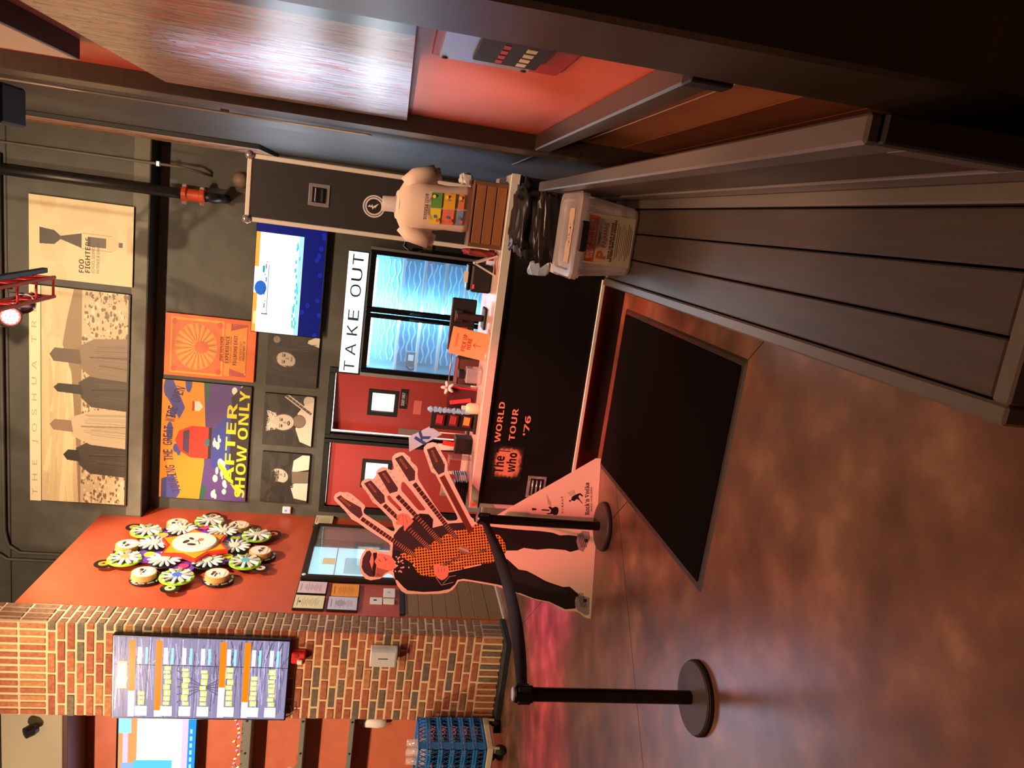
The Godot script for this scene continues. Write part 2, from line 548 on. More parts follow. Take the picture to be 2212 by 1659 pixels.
# ================================================================ brick column
func build_brick_column() -> void:
	var x0 := -5.42
	var x1 := RED
	var z0 := -7.37
	var z1 := -7.02
	var t := structure_root("wall_brick_column", "reclaimed brick column with soldier courses and pale mortar")
	block(t, "mortar_core", Vector3(x0 + 0.006, 0.06, z0), Vector3(x1 - 0.006, 5.4, z1 - 0.006), M.mortar, 0.0)
	block(t, "plinth", Vector3(x0 - 0.03, 0, z0), Vector3(x1 + 0.03, 0.062, z1 + 0.16), m(col(30, 38, 42), 0.5), 0.006)
	var meshes := {}
	var joint := 0.019
	var count := 0
	var rest := start()
	var rows: Array = []   # [y0, height, soldier]
	rows.append([0.065, 0.215, true])
	var y := 0.065 + 0.215 + joint
	var pitch := (4.655 - y) / 49.0
	for k in 49:
		rows.append([y, pitch - joint, false])
		y += pitch
	for k in 3:
		rows.append([y, 0.235, true])
		y += 0.235 + joint
	for side in 2:
		for ri in rows.size():
			var row: Array = rows[ri]
			var cells: Array = []   # along the face
			var length := x1 - x0 if side == 0 else z1 - z0
			if row[2]:
				var n := 13 if side == 0 else 4
				for k in n: cells.append([length * k / n + joint * 0.5, length / n - joint])
			else:
				var full := 0.243 if side == 0 else 0.235
				var at := 0.0
				var first := 0.13 if ri % 2 == 0 else full
				if side == 1: first = 0.108 if ri % 2 == 1 else full
				while at < length - 0.03:
					var w: float = minf((first if at == 0.0 else full) * rng.randf_range(0.95, 1.05), length - at)
					if length - at - w < 0.06: w = length - at
					cells.append([at + joint * 0.5 * float(at > 0.0), w - joint * (0.5 if at == 0.0 or at + w >= length - 0.001 else 1.0)])
					at += w
			for c in cells:
				var wv := snappedf(c[1], 0.012)
				var s := Vector3(wv, row[1], 0.03)
				var proud := rng.randf_range(-0.003, 0.004)
				var cy: float = row[0] + row[1] * 0.5
				var tone: int = [0, 1, 2, 3, 0, 1, 4, 5, 6, 7, 0, 2][rng.randi() % 12]
				if row[2] and ri > 5: tone = [7, 3, 1, 0][rng.randi() % 4]
				var centre: Vector3
				var size: Vector3
				if side == 0:
					centre = Vector3(x0 + c[0] + c[1] * 0.5, cy, z1 - 0.015 + proud)
					size = s
				else:
					centre = Vector3(x1 - 0.015 + proud, cy, z0 + c[0] + c[1] * 0.5)
					size = Vector3(0.03, s.y, s.x)
					if c[0] + c[1] > length - 0.02:
						centre.z -= 0.016
						size.z -= 0.03
				if count < 296:
					var key := str(size.snapped(Vector3.ONE * 0.001))
					if not meshes.has(key): meshes[key] = box(size, 0.006)
					part(t, "brick", meshes[key], M.bricks[tone], centre)
					count += 1
				else:
					add_box(rest, centre, size, 0.006)
	var o := part(t, "further_bricks", done(rest), M.bricks[4])
	o.set_meta("kind", "stuff")
	# menu screen
	var a := pz(243, 1371, -6.93)
	var b := pz(616, 1557, -6.93)
	var tv := thing("menu_screen", "portrait menu screen with orange bars and yellow lines on the brick column", "screen", Vector3((a.x + b.x) * 0.5, (a.y + b.y) * 0.5, -6.98))
	var w := a.x - b.x
	var h := a.y - b.y
	part(tv, "housing", box(Vector3(w, h, 0.06), 0.006), M.black_gloss, Vector3(0, 0, 0.02))
	var p := Pic.new(288, 496, col(120, 112, 140))
	var g := RandomNumberGenerator.new()
	g.seed = 5
	for k in 260:
		var yy := g.randf()
		var c := col(120, 112, 140).lerp(col(190, 186, 214) if g.randf() < 0.5 else col(62, 56, 72), g.randf() * 0.8)
		p.line(Vector2(g.randf() * 0.9 - 0.1, yy), Vector2(g.randf() * 0.6 + 0.5, yy + g.randf_range(-0.03, 0.03)), 0.008, c)
	p.r(0, 0.0, 0.006, 1, col(80, 76, 90)); p.r(0.66, 0, 0.008, 1, col(40, 36, 46))
	for k in 7: p.line(Vector2(0.93 - k * 0.03, 0.62 + 0.05 * k), Vector2(0.98, 0.6 + 0.06 * k), 0.01, col(70, 58, 72))
	for k in 5: p.line(Vector2(0.2 + 0.1 * k, 0.36), Vector2(0.5 - 0.05 * k, 0.6), 0.012, col(84, 76, 96))
	var pale := col(255, 255, 255)
	var yellow := col(250, 240, 90)
	p.r(0.37, 0.025, 0.33, 0.05, yellow); p.r(0.38, 0.03, 0.3, 0.04, col(255, 255, 200))
	for bar in [[0.085, 0.34, 0.97], [0.235, 0.1, 0.97], [0.6, 0.4, 0.97], [0.74, 0.22, 0.97]]:
		p.r(0.02, bar[0], bar[1], 0.036, col(255, 240, 250)); p.r(bar[1], bar[0], bar[2] - bar[1], 0.036, col(255, 110, 10))
	for row in [[0.14, 0.3], [0.285, 0.62], [0.39, 0.6], [0.495, 0.62], [0.645, 0.64], [0.79, 0.52], [0.895, 0.64]]:
		p.r(0.03, row[0] - 0.015, 0.12, 0.066, pale)
		var x := 0.17
		while x < row[1]:
			var dx := g.randf_range(0.03, 0.07)
			p.r(x, row[0] + g.randf_range(-0.004, 0.004), dx, 0.036, yellow)
			p.r(x + 0.006, row[0] + 0.008, dx * 0.6, 0.018, col(255, 255, 190))
			x += dx + 0.012
		p.r(0.68, row[0] - 0.005, 0.2, 0.022, col(255, 255, 210)); p.r(0.68, row[0] + 0.036, 0.2, 0.014, col(130, 200, 255))
	part(tv, "display", sheet(w - 0.03, h - 0.03), print_mat(p.tex(), 0.3, 1.9), Vector3(0, 0, 0.0512))
	lamp_area(tv, Vector3(0, 0, 0.06), Vector3(0, 0, 1), Vector2(w - 0.05, h - 0.05), col(215, 205, 255), 2.0)
	part(tv, "power_cable", tube([Vector3(-0.3, -h / 2, 0), Vector3(-0.34, -h / 2 - 0.05, 0.01), Vector3(-0.42, -h / 2 - 0.06, 0.012), Vector3(-0.47, -h / 2, 0.0)], 0.005, 6), M.rubber)
	# fire alarm strobe
	var q := pz(646, 1415, -7.0)
	var fa := thing("fire_alarm", "small red fire alarm with a clear strobe below the menu screen", "alarm", Vector3(q.x, q.y, -7.02))
	part(fa, "back_box", box(Vector3(0.13, 0.14, 0.09), 0.012), m(col(200, 40, 38), 0.4), Vector3(0, 0, 0.045))
	part(fa, "strobe_lens", box(Vector3(0.055, 0.055, 0.03), 0.01), m(col(235, 225, 200), 0.15), Vector3(-0.03, -0.02, 0.1))
	part(fa, "sounder_grille", lathe(disc(0.026, 0.006), 16), m(col(150, 22, 24), 0.5), Vector3(0.035, 0.02, 0.09), Basis(Vector3.RIGHT, PI / 2))
	# stainless dispenser
	var e := pz(798, 1436, -6.9)
	var f := pz(856, 1410, -6.9)
	var sb := thing("paper_dispenser", "stainless steel wall dispenser with a dark slot on the brick column", "dispenser", Vector3((e.x + f.x) * 0.5, (e.y + f.y) * 0.5, -7.02))
	part(sb, "body", box(Vector3(0.18, e.y - f.y, 0.14), 0.008), m(col(206, 211, 214), 0.35, 0.15), Vector3(0, 0, 0.07))
	part(sb, "slot", box(Vector3(0.008, 0.1, 0.004), 0.0), M.ink, Vector3(0.01, 0.0, 0.141))
	part(sb, "tray_lip", box(Vector3(0.2, 0.02, 0.1), 0.004), m(col(196, 200, 202), 0.35, 0.7), Vector3(0.01, -(e.y - f.y) * 0.5 - 0.005, 0.09))

# ================================================================ things on the red wall
func rrect(xt: float, yl: float, xb: float, yr: float, off := 0.0) -> Array:   # photo corners (top left, bottom right) on the red wall -> [centre, width, height]
	var a := px(xt, yl, RED + off)
	var b := px(xb, yr, RED + off)
	return [Vector3(RED, (a.y + b.y) * 0.5, (a.z + b.z) * 0.5), absf(a.z - b.z), absf(a.y - b.y)]
func build_red_wall_things() -> void:
	build_wall_art()
	# wainscot of horizontal boards with a dark rail
	var wt := structure_root("trim_wainscot", "brown horizontal wood boards below a dark rail on the red wall")
	var topy := px(868, 1330, RED).y
	var n := 7
	for k in n:
		var y0 := 0.02 + (topy - 0.05) * k / n
		var y1 := 0.02 + (topy - 0.05) * (k + 1) / n - 0.004
		block(wt, "board", Vector3(RED, y0, -7.39), Vector3(RED + 0.016 + 0.002 * (k % 2), y1, BACK + 0.02), M.wood_brown, 0.003)
	block(wt, "rail", Vector3(RED, topy - 0.03, -7.39), Vector3(RED + 0.035, topy + 0.03, BACK + 0.02), M.black, 0.006)
	block(wt, "base_strip", Vector3(RED, 0, -7.39), Vector3(RED + 0.022, 0.02, BACK + 0.02), M.alu, 0.002)
	# lit display in a black frame
	var r := rrect(647.5, 1256, 872, 1150)
	var w: float = r[1]
	var h: float = r[2]
	var t := thing("display_case", "black framed wall display with lit pale blue papers on the red wall", "display", r[0])
	t.basis = ON_RED
	var fw := 0.075
	for s in [-1.0, 1.0]:
		part(t, "frame_stile", box(Vector3(fw, h, 0.07), 0.01), M.black_metal, Vector3(s * (w - fw) * 0.5, 0, 0.035))
		part(t, "frame_rail", box(Vector3(w - 2 * fw, fw, 0.07), 0.01), M.black_metal, Vector3(0, s * (h - fw) * 0.5, 0.035))
	for s in [[-1, 1], [1, 1], [-1, -1], [1, -1]]:
		part(t, "corner_stud", lathe(disc(0.024, 0.01), 16), M.white, Vector3(s[0] * (w - fw) * 0.5, s[1] * (h - fw) * 0.5, 0.07), Basis(Vector3.RIGHT, PI / 2))
	var iw := w - 2 * fw
	var ih := h - 2 * fw
	part(t, "backing", box(Vector3(iw, ih, 0.01), 0.0), m(col(78, 104, 120), 0.5), Vector3(0, 0, 0.01))
	part(t, "lit_panel", box(Vector3(iw * 0.58, ih, 0.012), 0.0), glow(col(176, 232, 245), 1.0), Vector3(-iw * 0.21, 0, 0.022))
	lamp_area(t, Vector3(-iw * 0.21, 0, 0.045), Vector3(0, 0, 1), Vector2(iw * 0.55, ih), col(190, 236, 250), 0.5)
	part(t, "divider", box(Vector3(iw * 0.58, 0.012, 0.016), 0.0), m(col(70, 100, 120), 0.5), Vector3(-iw * 0.21, ih * 0.22, 0.024))
	for k in 5:
		part(t, "slat", box(Vector3(0.012, ih, 0.012), 0.002), m(col(30, 52, 70), 0.5), Vector3(iw * (0.1 + 0.035 * k), 0, 0.024))
	part(t, "note", box(Vector3(0.16, 0.15, 0.003), 0.0), m(col(230, 196, 120), 0.7), Vector3(-iw * 0.2, ih * 0.3, 0.0305))
	part(t, "drawing_sheet", box(Vector3(iw * 0.3, ih * 0.24, 0.003), 0.0), m(col(170, 215, 225), 0.7), Vector3(-iw * 0.27, 0.0, 0.0305))
	part(t, "pane", box(Vector3(iw, ih, 0.004), 0.0), M.glass, Vector3(0, 0, 0.055))
	# framed papers
	var papers := [
		[677, 1140, 720.5, 1119, col(226, 214, 180), "square cream certificate in a black frame above the wall display", "notice"],
		[641, 1285, 706.8, 1262.8, col(224, 196, 206), "pink printed licence in a black frame on the red wall", "notice"],
		[714, 1292.5, 776, 1268, col(238, 150, 52), "orange printed licence in a black frame on the red wall", "notice"],
		[632, 1318, 701.7, 1292.5, col(232, 220, 178), "cream certificate with a small dark seal beside the brick column", "notice"],
		[706, 1321, 772, 1296, col(206, 198, 220), "lilac certificate with a round crest beside the brick column", "notice"]]
	for k in papers.size():
		var q: Array = papers[k]
		var e := rrect(q[0], q[1], q[2], q[3])
		var o := thing("framed_notice", q[5], q[6], e[0], "framed notices on the red wall")
		o.basis = ON_RED
		part(o, "frame", box(Vector3(e[1] + 0.02, e[2] + 0.02, 0.03), 0.004), M.black_metal, Vector3(0, 0, 0.015))
		var pc := Pic.new(96, 128, q[4])
		var ink: Color = q[4].darkened(0.35)
		if k == 4: pc.oval(0.5, 0.42, 0.25, 0.25, q[4].darkened(0.12))
		if k == 3: pc.oval(0.5, 0.18, 0.07, 0.05, q[4].darkened(0.8))
		for y in 11:
			var len := 0.25 + 0.5 * fmod(y * 0.37 + k * 0.2, 1.0)
			pc.r(0.5 - len * 0.5, 0.26 + 0.055 * y, len, 0.012, ink)
		pc.r(0.2, 0.1, 0.6, 0.03, ink)
		part(o, "sheet", sheet(e[1], e[2]), print_mat(pc.tex(), 0.5), Vector3(0, 0, 0.0307))
	# wall protection sheet with switch plates
	var pr := rrect(772, 1330, 864, 1262)
	var pp := thing("wall_guard_sheet", "plain red brown guard sheet behind the switches on the red wall", "panel", pr[0])
	pp.basis = ON_RED
	part(pp, "sheet", box(Vector3(pr[1], pr[2], 0.004), 0.001), m(col(176, 84, 76), 0.3), Vector3(0, 0, 0.002))
	var k := 0
	for q in [[828, 1293, 853.6, 1275, "square white control plate on the red wall"], [798.6, 1307, 826, 1294.6, "tall cream light switch plate with one dark rocker"], [827.5, 1307, 852, 1297, "white blank switch plate below the light switch"]]:
		var e := rrect(q[0], q[1], q[2], q[3])
		var o := thing("switch_plate", q[4], "switch", e[0] + Vector3(0.004, 0, 0), "switch plates on the red wall")
		o.basis = ON_RED
		part(o, "plate", box(Vector3(e[1], e[2], 0.02), 0.005), m(col(226, 222, 214), 0.4), Vector3(0, 0, 0.01))
		if k < 2: part(o, "rocker", box(Vector3(e[1] * 0.16, e[2] * 0.25, 0.006), 0.002), M.ink if k == 1 else m(col(190, 188, 184), 0.4), Vector3(0, e[2] * 0.1, 0.022))
		k += 1
	# small router in the corner
	var u := pz(619, 1103, BACK + 0.05)
	var rt := thing("wireless_box", "small white box with a blue light in the wall corner", "router", Vector3(u.x, u.y, BACK))
	part(rt, "case", box(Vector3(0.1, 0.115, 0.05), 0.01), M.white, Vector3(0, 0, 0.025))
	part(rt, "indicator", box(Vector3(0.03, 0.035, 0.004), 0.001), glow(col(70, 120, 255), 1.6), Vector3(0, 0.01, 0.052))

func build_wall_art() -> void:
	var c: Vector3 = px(180 + 1160 * 0.20796, 1080 + 450 * 0.20796, RED + 0.17)
	var t := thing("flower_wall_art", "large flower mandala of drums, daisies and records on the red wall", "wall art", Vector3(RED, c.y, c.z))
	t.basis = ON_RED
	var at := func(x: float, y: float, off: float) -> Vector3:
		var p := px(180 + x * 0.20796, 1080 + y * 0.20796, RED + off)
		return Vector3(c.z - p.z, p.y - c.y, off)
	var upright := Basis(Vector3.RIGHT, PI / 2)
	var cream := m(col(236, 224, 196), 0.55)
	var tan_wood := m(col(206, 160, 96), 0.55)
	var vinyl := m(col(16, 15, 17), 0.35)
	# star with a drum in the middle
	var star := PackedVector2Array()
	var inner := PackedVector2Array()
	for k in 12:
		var rr := 0.42 if k % 2 == 0 else 0.3
		var d := Vector2(cos(TAU * k / 12.0 + 0.26), sin(TAU * k / 12.0 + 0.26))
		star.append(d * rr); inner.append(d * (rr - 0.035))
	var so := part(t, "star", prism(star, 0.05), m(col(226, 50, 26), 0.45), Vector3(0, 0, 0.165))
	part(so, "star_face", prism(inner, 0.006), m(col(250, 160, 20), 0.45), Vector3(0, 0, 0.006))
	var dr := part(t, "centre_drum", lathe(disc(0.25, 0.035, 0.012), 36), m(col(238, 232, 222), 0.4), Vector3(0, 0, 0.168), upright)
	var pc := Pic.new(256, 256, col(240, 236, 228))
	for s in [[0.4, 0.22, 0.16, 0.09, 0.4], [0.2, 0.45, 0.09, 0.16, 0.1], [0.66, 0.34, 0.07, 0.12, 0.8]]: pc.oval(s[0], s[1], s[2], s[3], col(40, 38, 44), s[4])
	pc.oval(0.62, 0.68, 0.12, 0.1, col(206, 120, 84)); pc.oval(0.5, 0.55, 0.07, 0.06, col(190, 184, 180)); pc.line(Vector2(0.25, 0.72), Vector2(0.55, 0.6), 0.03, col(60, 56, 60))
	part(dr, "drum_head", sheet(0.33, 0.33), print_mat(pc.tex(), 0.4), Vector3(0, 0.0358, 0), Basis(Vector3.RIGHT, -PI / 2))
	for p in [[1265, 290, col(226, 60, 110)], [830, 370, col(238, 190, 80)], [690, 570, col(214, 220, 60)], [1040, 690, col(226, 60, 120)], [1500, 590, col(240, 224, 30)], [1580, 400, col(170, 210, 70)]]:
		var q: Vector3 = at.call(p[0], p[1], 0.07)
		var ang := atan2(q.y, q.x)
		var pts := PackedVector2Array()
		for k in 16:
			var a := TAU * k / 16.0
			pts.append(Vector2((0.17 + 0.03 * cos(5.0 * a)) * cos(a), 0.13 * sin(a)).rotated(ang))
		var o := part(t, "purple_petal", prism(pts, 0.04), m(col(112, 60, 186), 0.5), q)
		part(o, "petal_dot", lathe(disc(0.062, 0.012), 20), m(p[2], 0.5), Vector3.ZERO, upright)
	for p in [[1310, 230, col(226, 220, 214)], [655, 335, col(214, 196, 184)], [430, 620, col(240, 160, 96)], [970, 810, col(60, 110, 220)], [1680, 655, col(90, 190, 210)], [1800, 380, col(226, 216, 210)]]:
		var q: Vector3 = at.call(p[0], p[1], 0.06)
		var o := part(t, "pinwheel", lathe(disc(0.185, 0.02), 30), m(col(150, 210, 40), 0.5), q, upright)
		part(o, "dark_centre", lathe(disc(0.135, 0.024, 0.002), 26), vinyl)
		for k in 10:
			var a := TAU * k / 10.0
			var st := start()
			add_box(st, Vector3(cos(a) * 0.105, 0.03, sin(a) * 0.105), Vector3(0.14, 0.02, 0.045), 0.008, Basis(Vector3.UP, -a) * Basis(Vector3.RIGHT, 0.35))
			part(o, "blade", done(st), m(col(178, 174, 170), 0.4) if k % 2 == 0 else m(col(244, 242, 236), 0.4))
		part(o, "hub", lathe(disc(0.055, 0.045, 0.006), 18), m(p[2], 0.5))
	for p in [[970, 230], [450, 455], [620, 745], [1380, 760], [1830, 520], [1610, 255]]:
		var q: Vector3 = at.call(p[0], p[1], 0.1) - Vector3(0, 0, 0.08)
		var o := part(t, "tambourine", lathe(disc(0.17, 0.03, 0.006), 30), vinyl, q - Vector3(0, 0.03, 0.015), upright)
		for k in 10:
			var a := TAU * k / 10.0
			var st := start()
			add_box(st, Vector3(cos(a) * 0.15, 0.032, sin(a) * 0.15), Vector3(0.026, 0.006, 0.07), 0.002, Basis(Vector3.UP, -a))
			part(o, "jingle", done(st), m(col(196, 196, 200), 0.25, 0.8))
		part(o, "drum_shell", lathe([Vector2(0.13, 0.0), Vector2(0.13, 0.095), Vector2(0.12, 0.097)], 30), tan_wood, Vector3(0, 0, -0.02))
		var hd := Pic.new(64, 64, col(236, 230, 218))
		hd.specks(7, 0.15, 0.15, 0.7, 0.6, col(52, 48, 54), 0.16, rng); hd.specks(4, 0.25, 0.25, 0.5, 0.5, col(206, 140, 80), 0.1, rng)
		var head := part(o, "drum_head", lathe([Vector2(0.128, 0.095), Vector2(0.0, 0.098)], 30), cream, Vector3(0, 0, -0.02))
		part(head, "head_print", sheet(0.17, 0.17), print_mat(hd.tex(), 0.5), Vector3(0, 0.0985, 0), Basis(Vector3.RIGHT, -PI / 2))
	for p in [[1030, 305], [740, 450], [850, 620], [1290, 630], [1575, 480], [1450, 325]]:
		var q: Vector3 = at.call(p[0], p[1], 0.1)
		var o := part(t, "daisy", lathe(disc(0.06, 0.03, 0.008), 18), m(col(232, 226, 200), 0.5), q, upright)
		part(o, "dark_backing", lathe(disc(0.17, 0.012, 0.003), 28), vinyl, Vector3(0, -0.035, 0))
		for k in 14:
			var a := TAU * k / 14.0
			var st := start(true)
			add_lathe(st, [Vector2(0, -0.5), Vector2(0.6, -0.3), Vector2(1.0, 0.1), Vector2(0.75, 0.4), Vector2(0, 0.5)], 8, Vector3(cos(a) * 0.115, 0.012, sin(a) * 0.115), Basis(Vector3.UP, -a) * Basis(Vector3(0, 0, 1), -PI / 2) * Basis.from_scale(Vector3(0.014, 0.15, 0.021)))
			part(o, "petal", done(st), m(col(238, 236, 230), 0.45))
	for p in [[1350, 165, col(236, 156, 40)], [530, 285, col(232, 160, 44)], [210, 665, col(240, 140, 40)], [900, 920, col(226, 206, 150)], [1840, 710, col(240, 200, 160)], [1975, 355, col(232, 120, 70)]]:
		var q: Vector3 = at.call(p[0], p[1], 0.05)
		var o := part(t, "record", lathe([Vector2(0.018, 0), Vector2(0.1, 0), Vector2(0.1, 0.006), Vector2(0.018, 0.006)], 30), vinyl, q, upright)
		part(o, "record_label", lathe([Vector2(0.018, 0.0062), Vector2(0.018, 0.008), Vector2(0.055, 0.008), Vector2(0.055, 0.0062)], 24), m(p[2], 0.5))
		part(o, "spacer", lathe(disc(0.01, 0.05), 10), M.black, Vector3(0.03, -0.05, 0))

# ================================================================ posters and pipes on the upper wall
func zrect(xt: float, yl: float, xb: float, yr: float, z: float) -> Array:   # photo corners (top left, bottom right) on a wall facing the camera
	var a := pz(xt, yl, z)
	var b := pz(xb, yr, z)
	return [Vector3((a.x + b.x) * 0.5, (a.y + b.y) * 0.5, z), absf(a.x - b.x), absf(a.y - b.y)]
func canvas(called: String, label: String, r: Array, thick: float, tex: Texture2D, edge: Material, group := "", category := "poster") -> Node3D:
	var t := thing(called, label, category, r[0] + Vector3(0, 0, 0.003), group)
	part(t, "board", box(Vector3(r[1], r[2], thick), 0.003), edge, Vector3(0, 0, thick * 0.5))
	part(t, "print", sheet(r[1] - 0.006, r[2] - 0.006), print_mat(tex, 0.5), Vector3(0, 0, thick + 0.0008))
	return t
func ball(p: Pic, x: float, y: float, rx: float, ry: float, dark: Color, light: Color, _dx: float, _dy: float, turn := 0.0) -> void:   # one flat printed tone with a darker outline, as in a two-tone print
	p.oval(x, y, rx, ry, dark, turn)
	p.oval(x, y, rx * 0.9, ry * 0.94, dark.lerp(light, 0.8), turn)
func face_photo(kind: int) -> ImageTexture:
	var g := RandomNumberGenerator.new()
	g.seed = kind + 40
	var p := Pic.new(300, 300, col(44, 40, 38))
	for k in 60: p.oval(g.randf(), g.randf(), 0.16, 0.1, col(34, 30, 29).lerp(col(60, 54, 50), g.randf()))
	var d := col(92, 80, 72)
	var l := col(222, 208, 192)
	if kind == 2:   # long hair, head turned
		ball(p, 0.86, 0.16, 0.07, 0.07, col(80, 72, 68), col(150, 140, 130), 0, 0)
		ball(p, 0.68, 0.24, 0.045, 0.045, col(70, 64, 60), col(120, 110, 104), 0, 0)
		p.poly([Vector2(0.62, 0.7), Vector2(0.9, 0.78), Vector2(1, 1), Vector2(0.6, 1)], col(206, 194, 178))
		p.poly([Vector2(0.16, 0.3), Vector2(0.3, 0.08), Vector2(0.5, 0.03), Vector2(0.68, 0.12), Vector2(0.74, 0.4), Vector2(0.86, 0.7), Vector2(0.78, 1.0), Vector2(0.04, 1.0), Vector2(0.08, 0.6)], col(48, 42, 40))
		ball(p, 0.5, 0.36, 0.15, 0.2, d, l, 0.35, -0.1, 0.2)
		for k in 150: p.line(Vector2(0.2 + 0.2 * g.randf(), 0.1 + 0.4 * g.randf()), Vector2(0.08 + 0.3 * g.randf(), 0.7 + 0.3 * g.randf()), 0.004, col(40, 35, 34).lerp(col(104, 94, 88), g.randf() * g.randf()))
		for k in 70: p.line(Vector2(0.66 + 0.05 * g.randf(), 0.2 + 0.2 * g.randf()), Vector2(0.68 + 0.16 * g.randf(), 0.7 + 0.25 * g.randf()), 0.004, col(40, 35, 34).lerp(col(110, 100, 92), g.randf() * g.randf()))
		for k in 40: p.line(Vector2(0.3 + 0.36 * g.randf(), 0.06 + 0.06 * g.randf()), Vector2(0.26 + 0.42 * g.randf(), 0.2), 0.004, col(44, 38, 36).lerp(col(96, 86, 80), g.randf()))
	elif kind == 1:   # short fair hair, guitar neck
		ball(p, 0.9, 0.9, 0.12, 0.12, col(150, 138, 124), col(206, 194, 178), 0, 0)
		p.poly([Vector2(0.02, 1.0), Vector2(0.1, 0.76), Vector2(0.34, 0.66), Vector2(0.66, 0.68), Vector2(0.84, 0.82), Vector2(0.9, 1.0)], col(214, 202, 188))
		ball(p, 0.5, 0.72, 0.13, 0.14, col(70, 60, 54), col(140, 124, 112), 0, 0)
		ball(p, 0.46, 0.4, 0.17, 0.23, d, l, -0.2, -0.1, -0.1)
		for k in 110: p.line(Vector2(0.3 + 0.34 * g.randf(), 0.26 - 0.06 * g.randf()), Vector2(0.26 + 0.42 * g.randf(), 0.05 + 0.08 * g.randf()), 0.006, col(176, 164, 150).lerp(col(236, 228, 214), g.randf()))
		p.line(Vector2(0.99, 0.42), Vector2(0.66, 0.96), 0.085, col(208, 196, 180)); p.line(Vector2(0.99, 0.42), Vector2(0.66, 0.96), 0.045, col(80, 70, 64))
		for k in 7: p.line(Vector2(0.94 - 0.045 * k, 0.47 + 0.075 * k), Vector2(1.0 - 0.045 * k, 0.51 + 0.075 * k), 0.006, col(220, 210, 196))
	else:   # dark hair, pale jacket
		p.poly([Vector2(0.06, 1.0), Vector2(0.1, 0.72), Vector2(0.36, 0.62), Vector2(0.44, 0.8), Vector2(0.42, 1.0)], col(220, 210, 196)); p.poly([Vector2(0.62, 0.64), Vector2(0.86, 0.66), Vector2(0.98, 0.84), Vector2(0.98, 1.0), Vector2(0.7, 1.0)], col(226, 216, 202))
		p.poly([Vector2(0.4, 0.66), Vector2(0.64, 0.64), Vector2(0.66, 1.0), Vector2(0.42, 1.0)], col(120, 106, 96))
		ball(p, 0.54, 0.38, 0.15, 0.2, d, l, 0.2, 0.0, 0.25)
		for k in 130: p.line(Vector2(0.4 + 0.26 * g.randf(), 0.22 + 0.06 * g.randf()), Vector2(0.28 + 0.34 * g.randf(), 0.08 + 0.3 * g.randf()), 0.006, col(26, 23, 23).lerp(col(66, 58, 54), g.randf()))
		for k in 60: p.line(Vector2(0.36 + 0.06 * g.randf(), 0.3 + 0.1 * g.randf()), Vector2(0.3 + 0.08 * g.randf(), 0.6 + 0.1 * g.randf()), 0.006, col(26, 23, 23).lerp(col(60, 54, 50), g.randf()))
	var cx: float = [0.56, 0.45, 0.52][kind]
	var cy: float = [0.38, 0.4, 0.36][kind]
	for s in [-1.0, 1.0]:
		p.oval(cx + s * 0.06, cy - 0.03, 0.034, 0.02, col(112, 96, 86)); p.oval(cx + s * 0.06, cy - 0.028, 0.02, 0.009, col(34, 28, 26)); p.line(Vector2(cx + s * 0.06 - 0.04, cy - 0.065), Vector2(cx + s * 0.06 + 0.035, cy - 0.07), 0.012, col(76, 64, 58))
	p.poly([Vector2(cx + 0.005, cy - 0.03), Vector2(cx + 0.03, cy + 0.055), Vector2(cx - 0.02, cy + 0.06)], col(150, 132, 120))
	p.oval(cx, cy + 0.11, 0.045, [0.016, 0.03, 0.014][kind], col(56, 42, 40)); p.oval(cx, cy + 0.105, 0.03, 0.006, col(210, 198, 188))
	return p.tex()
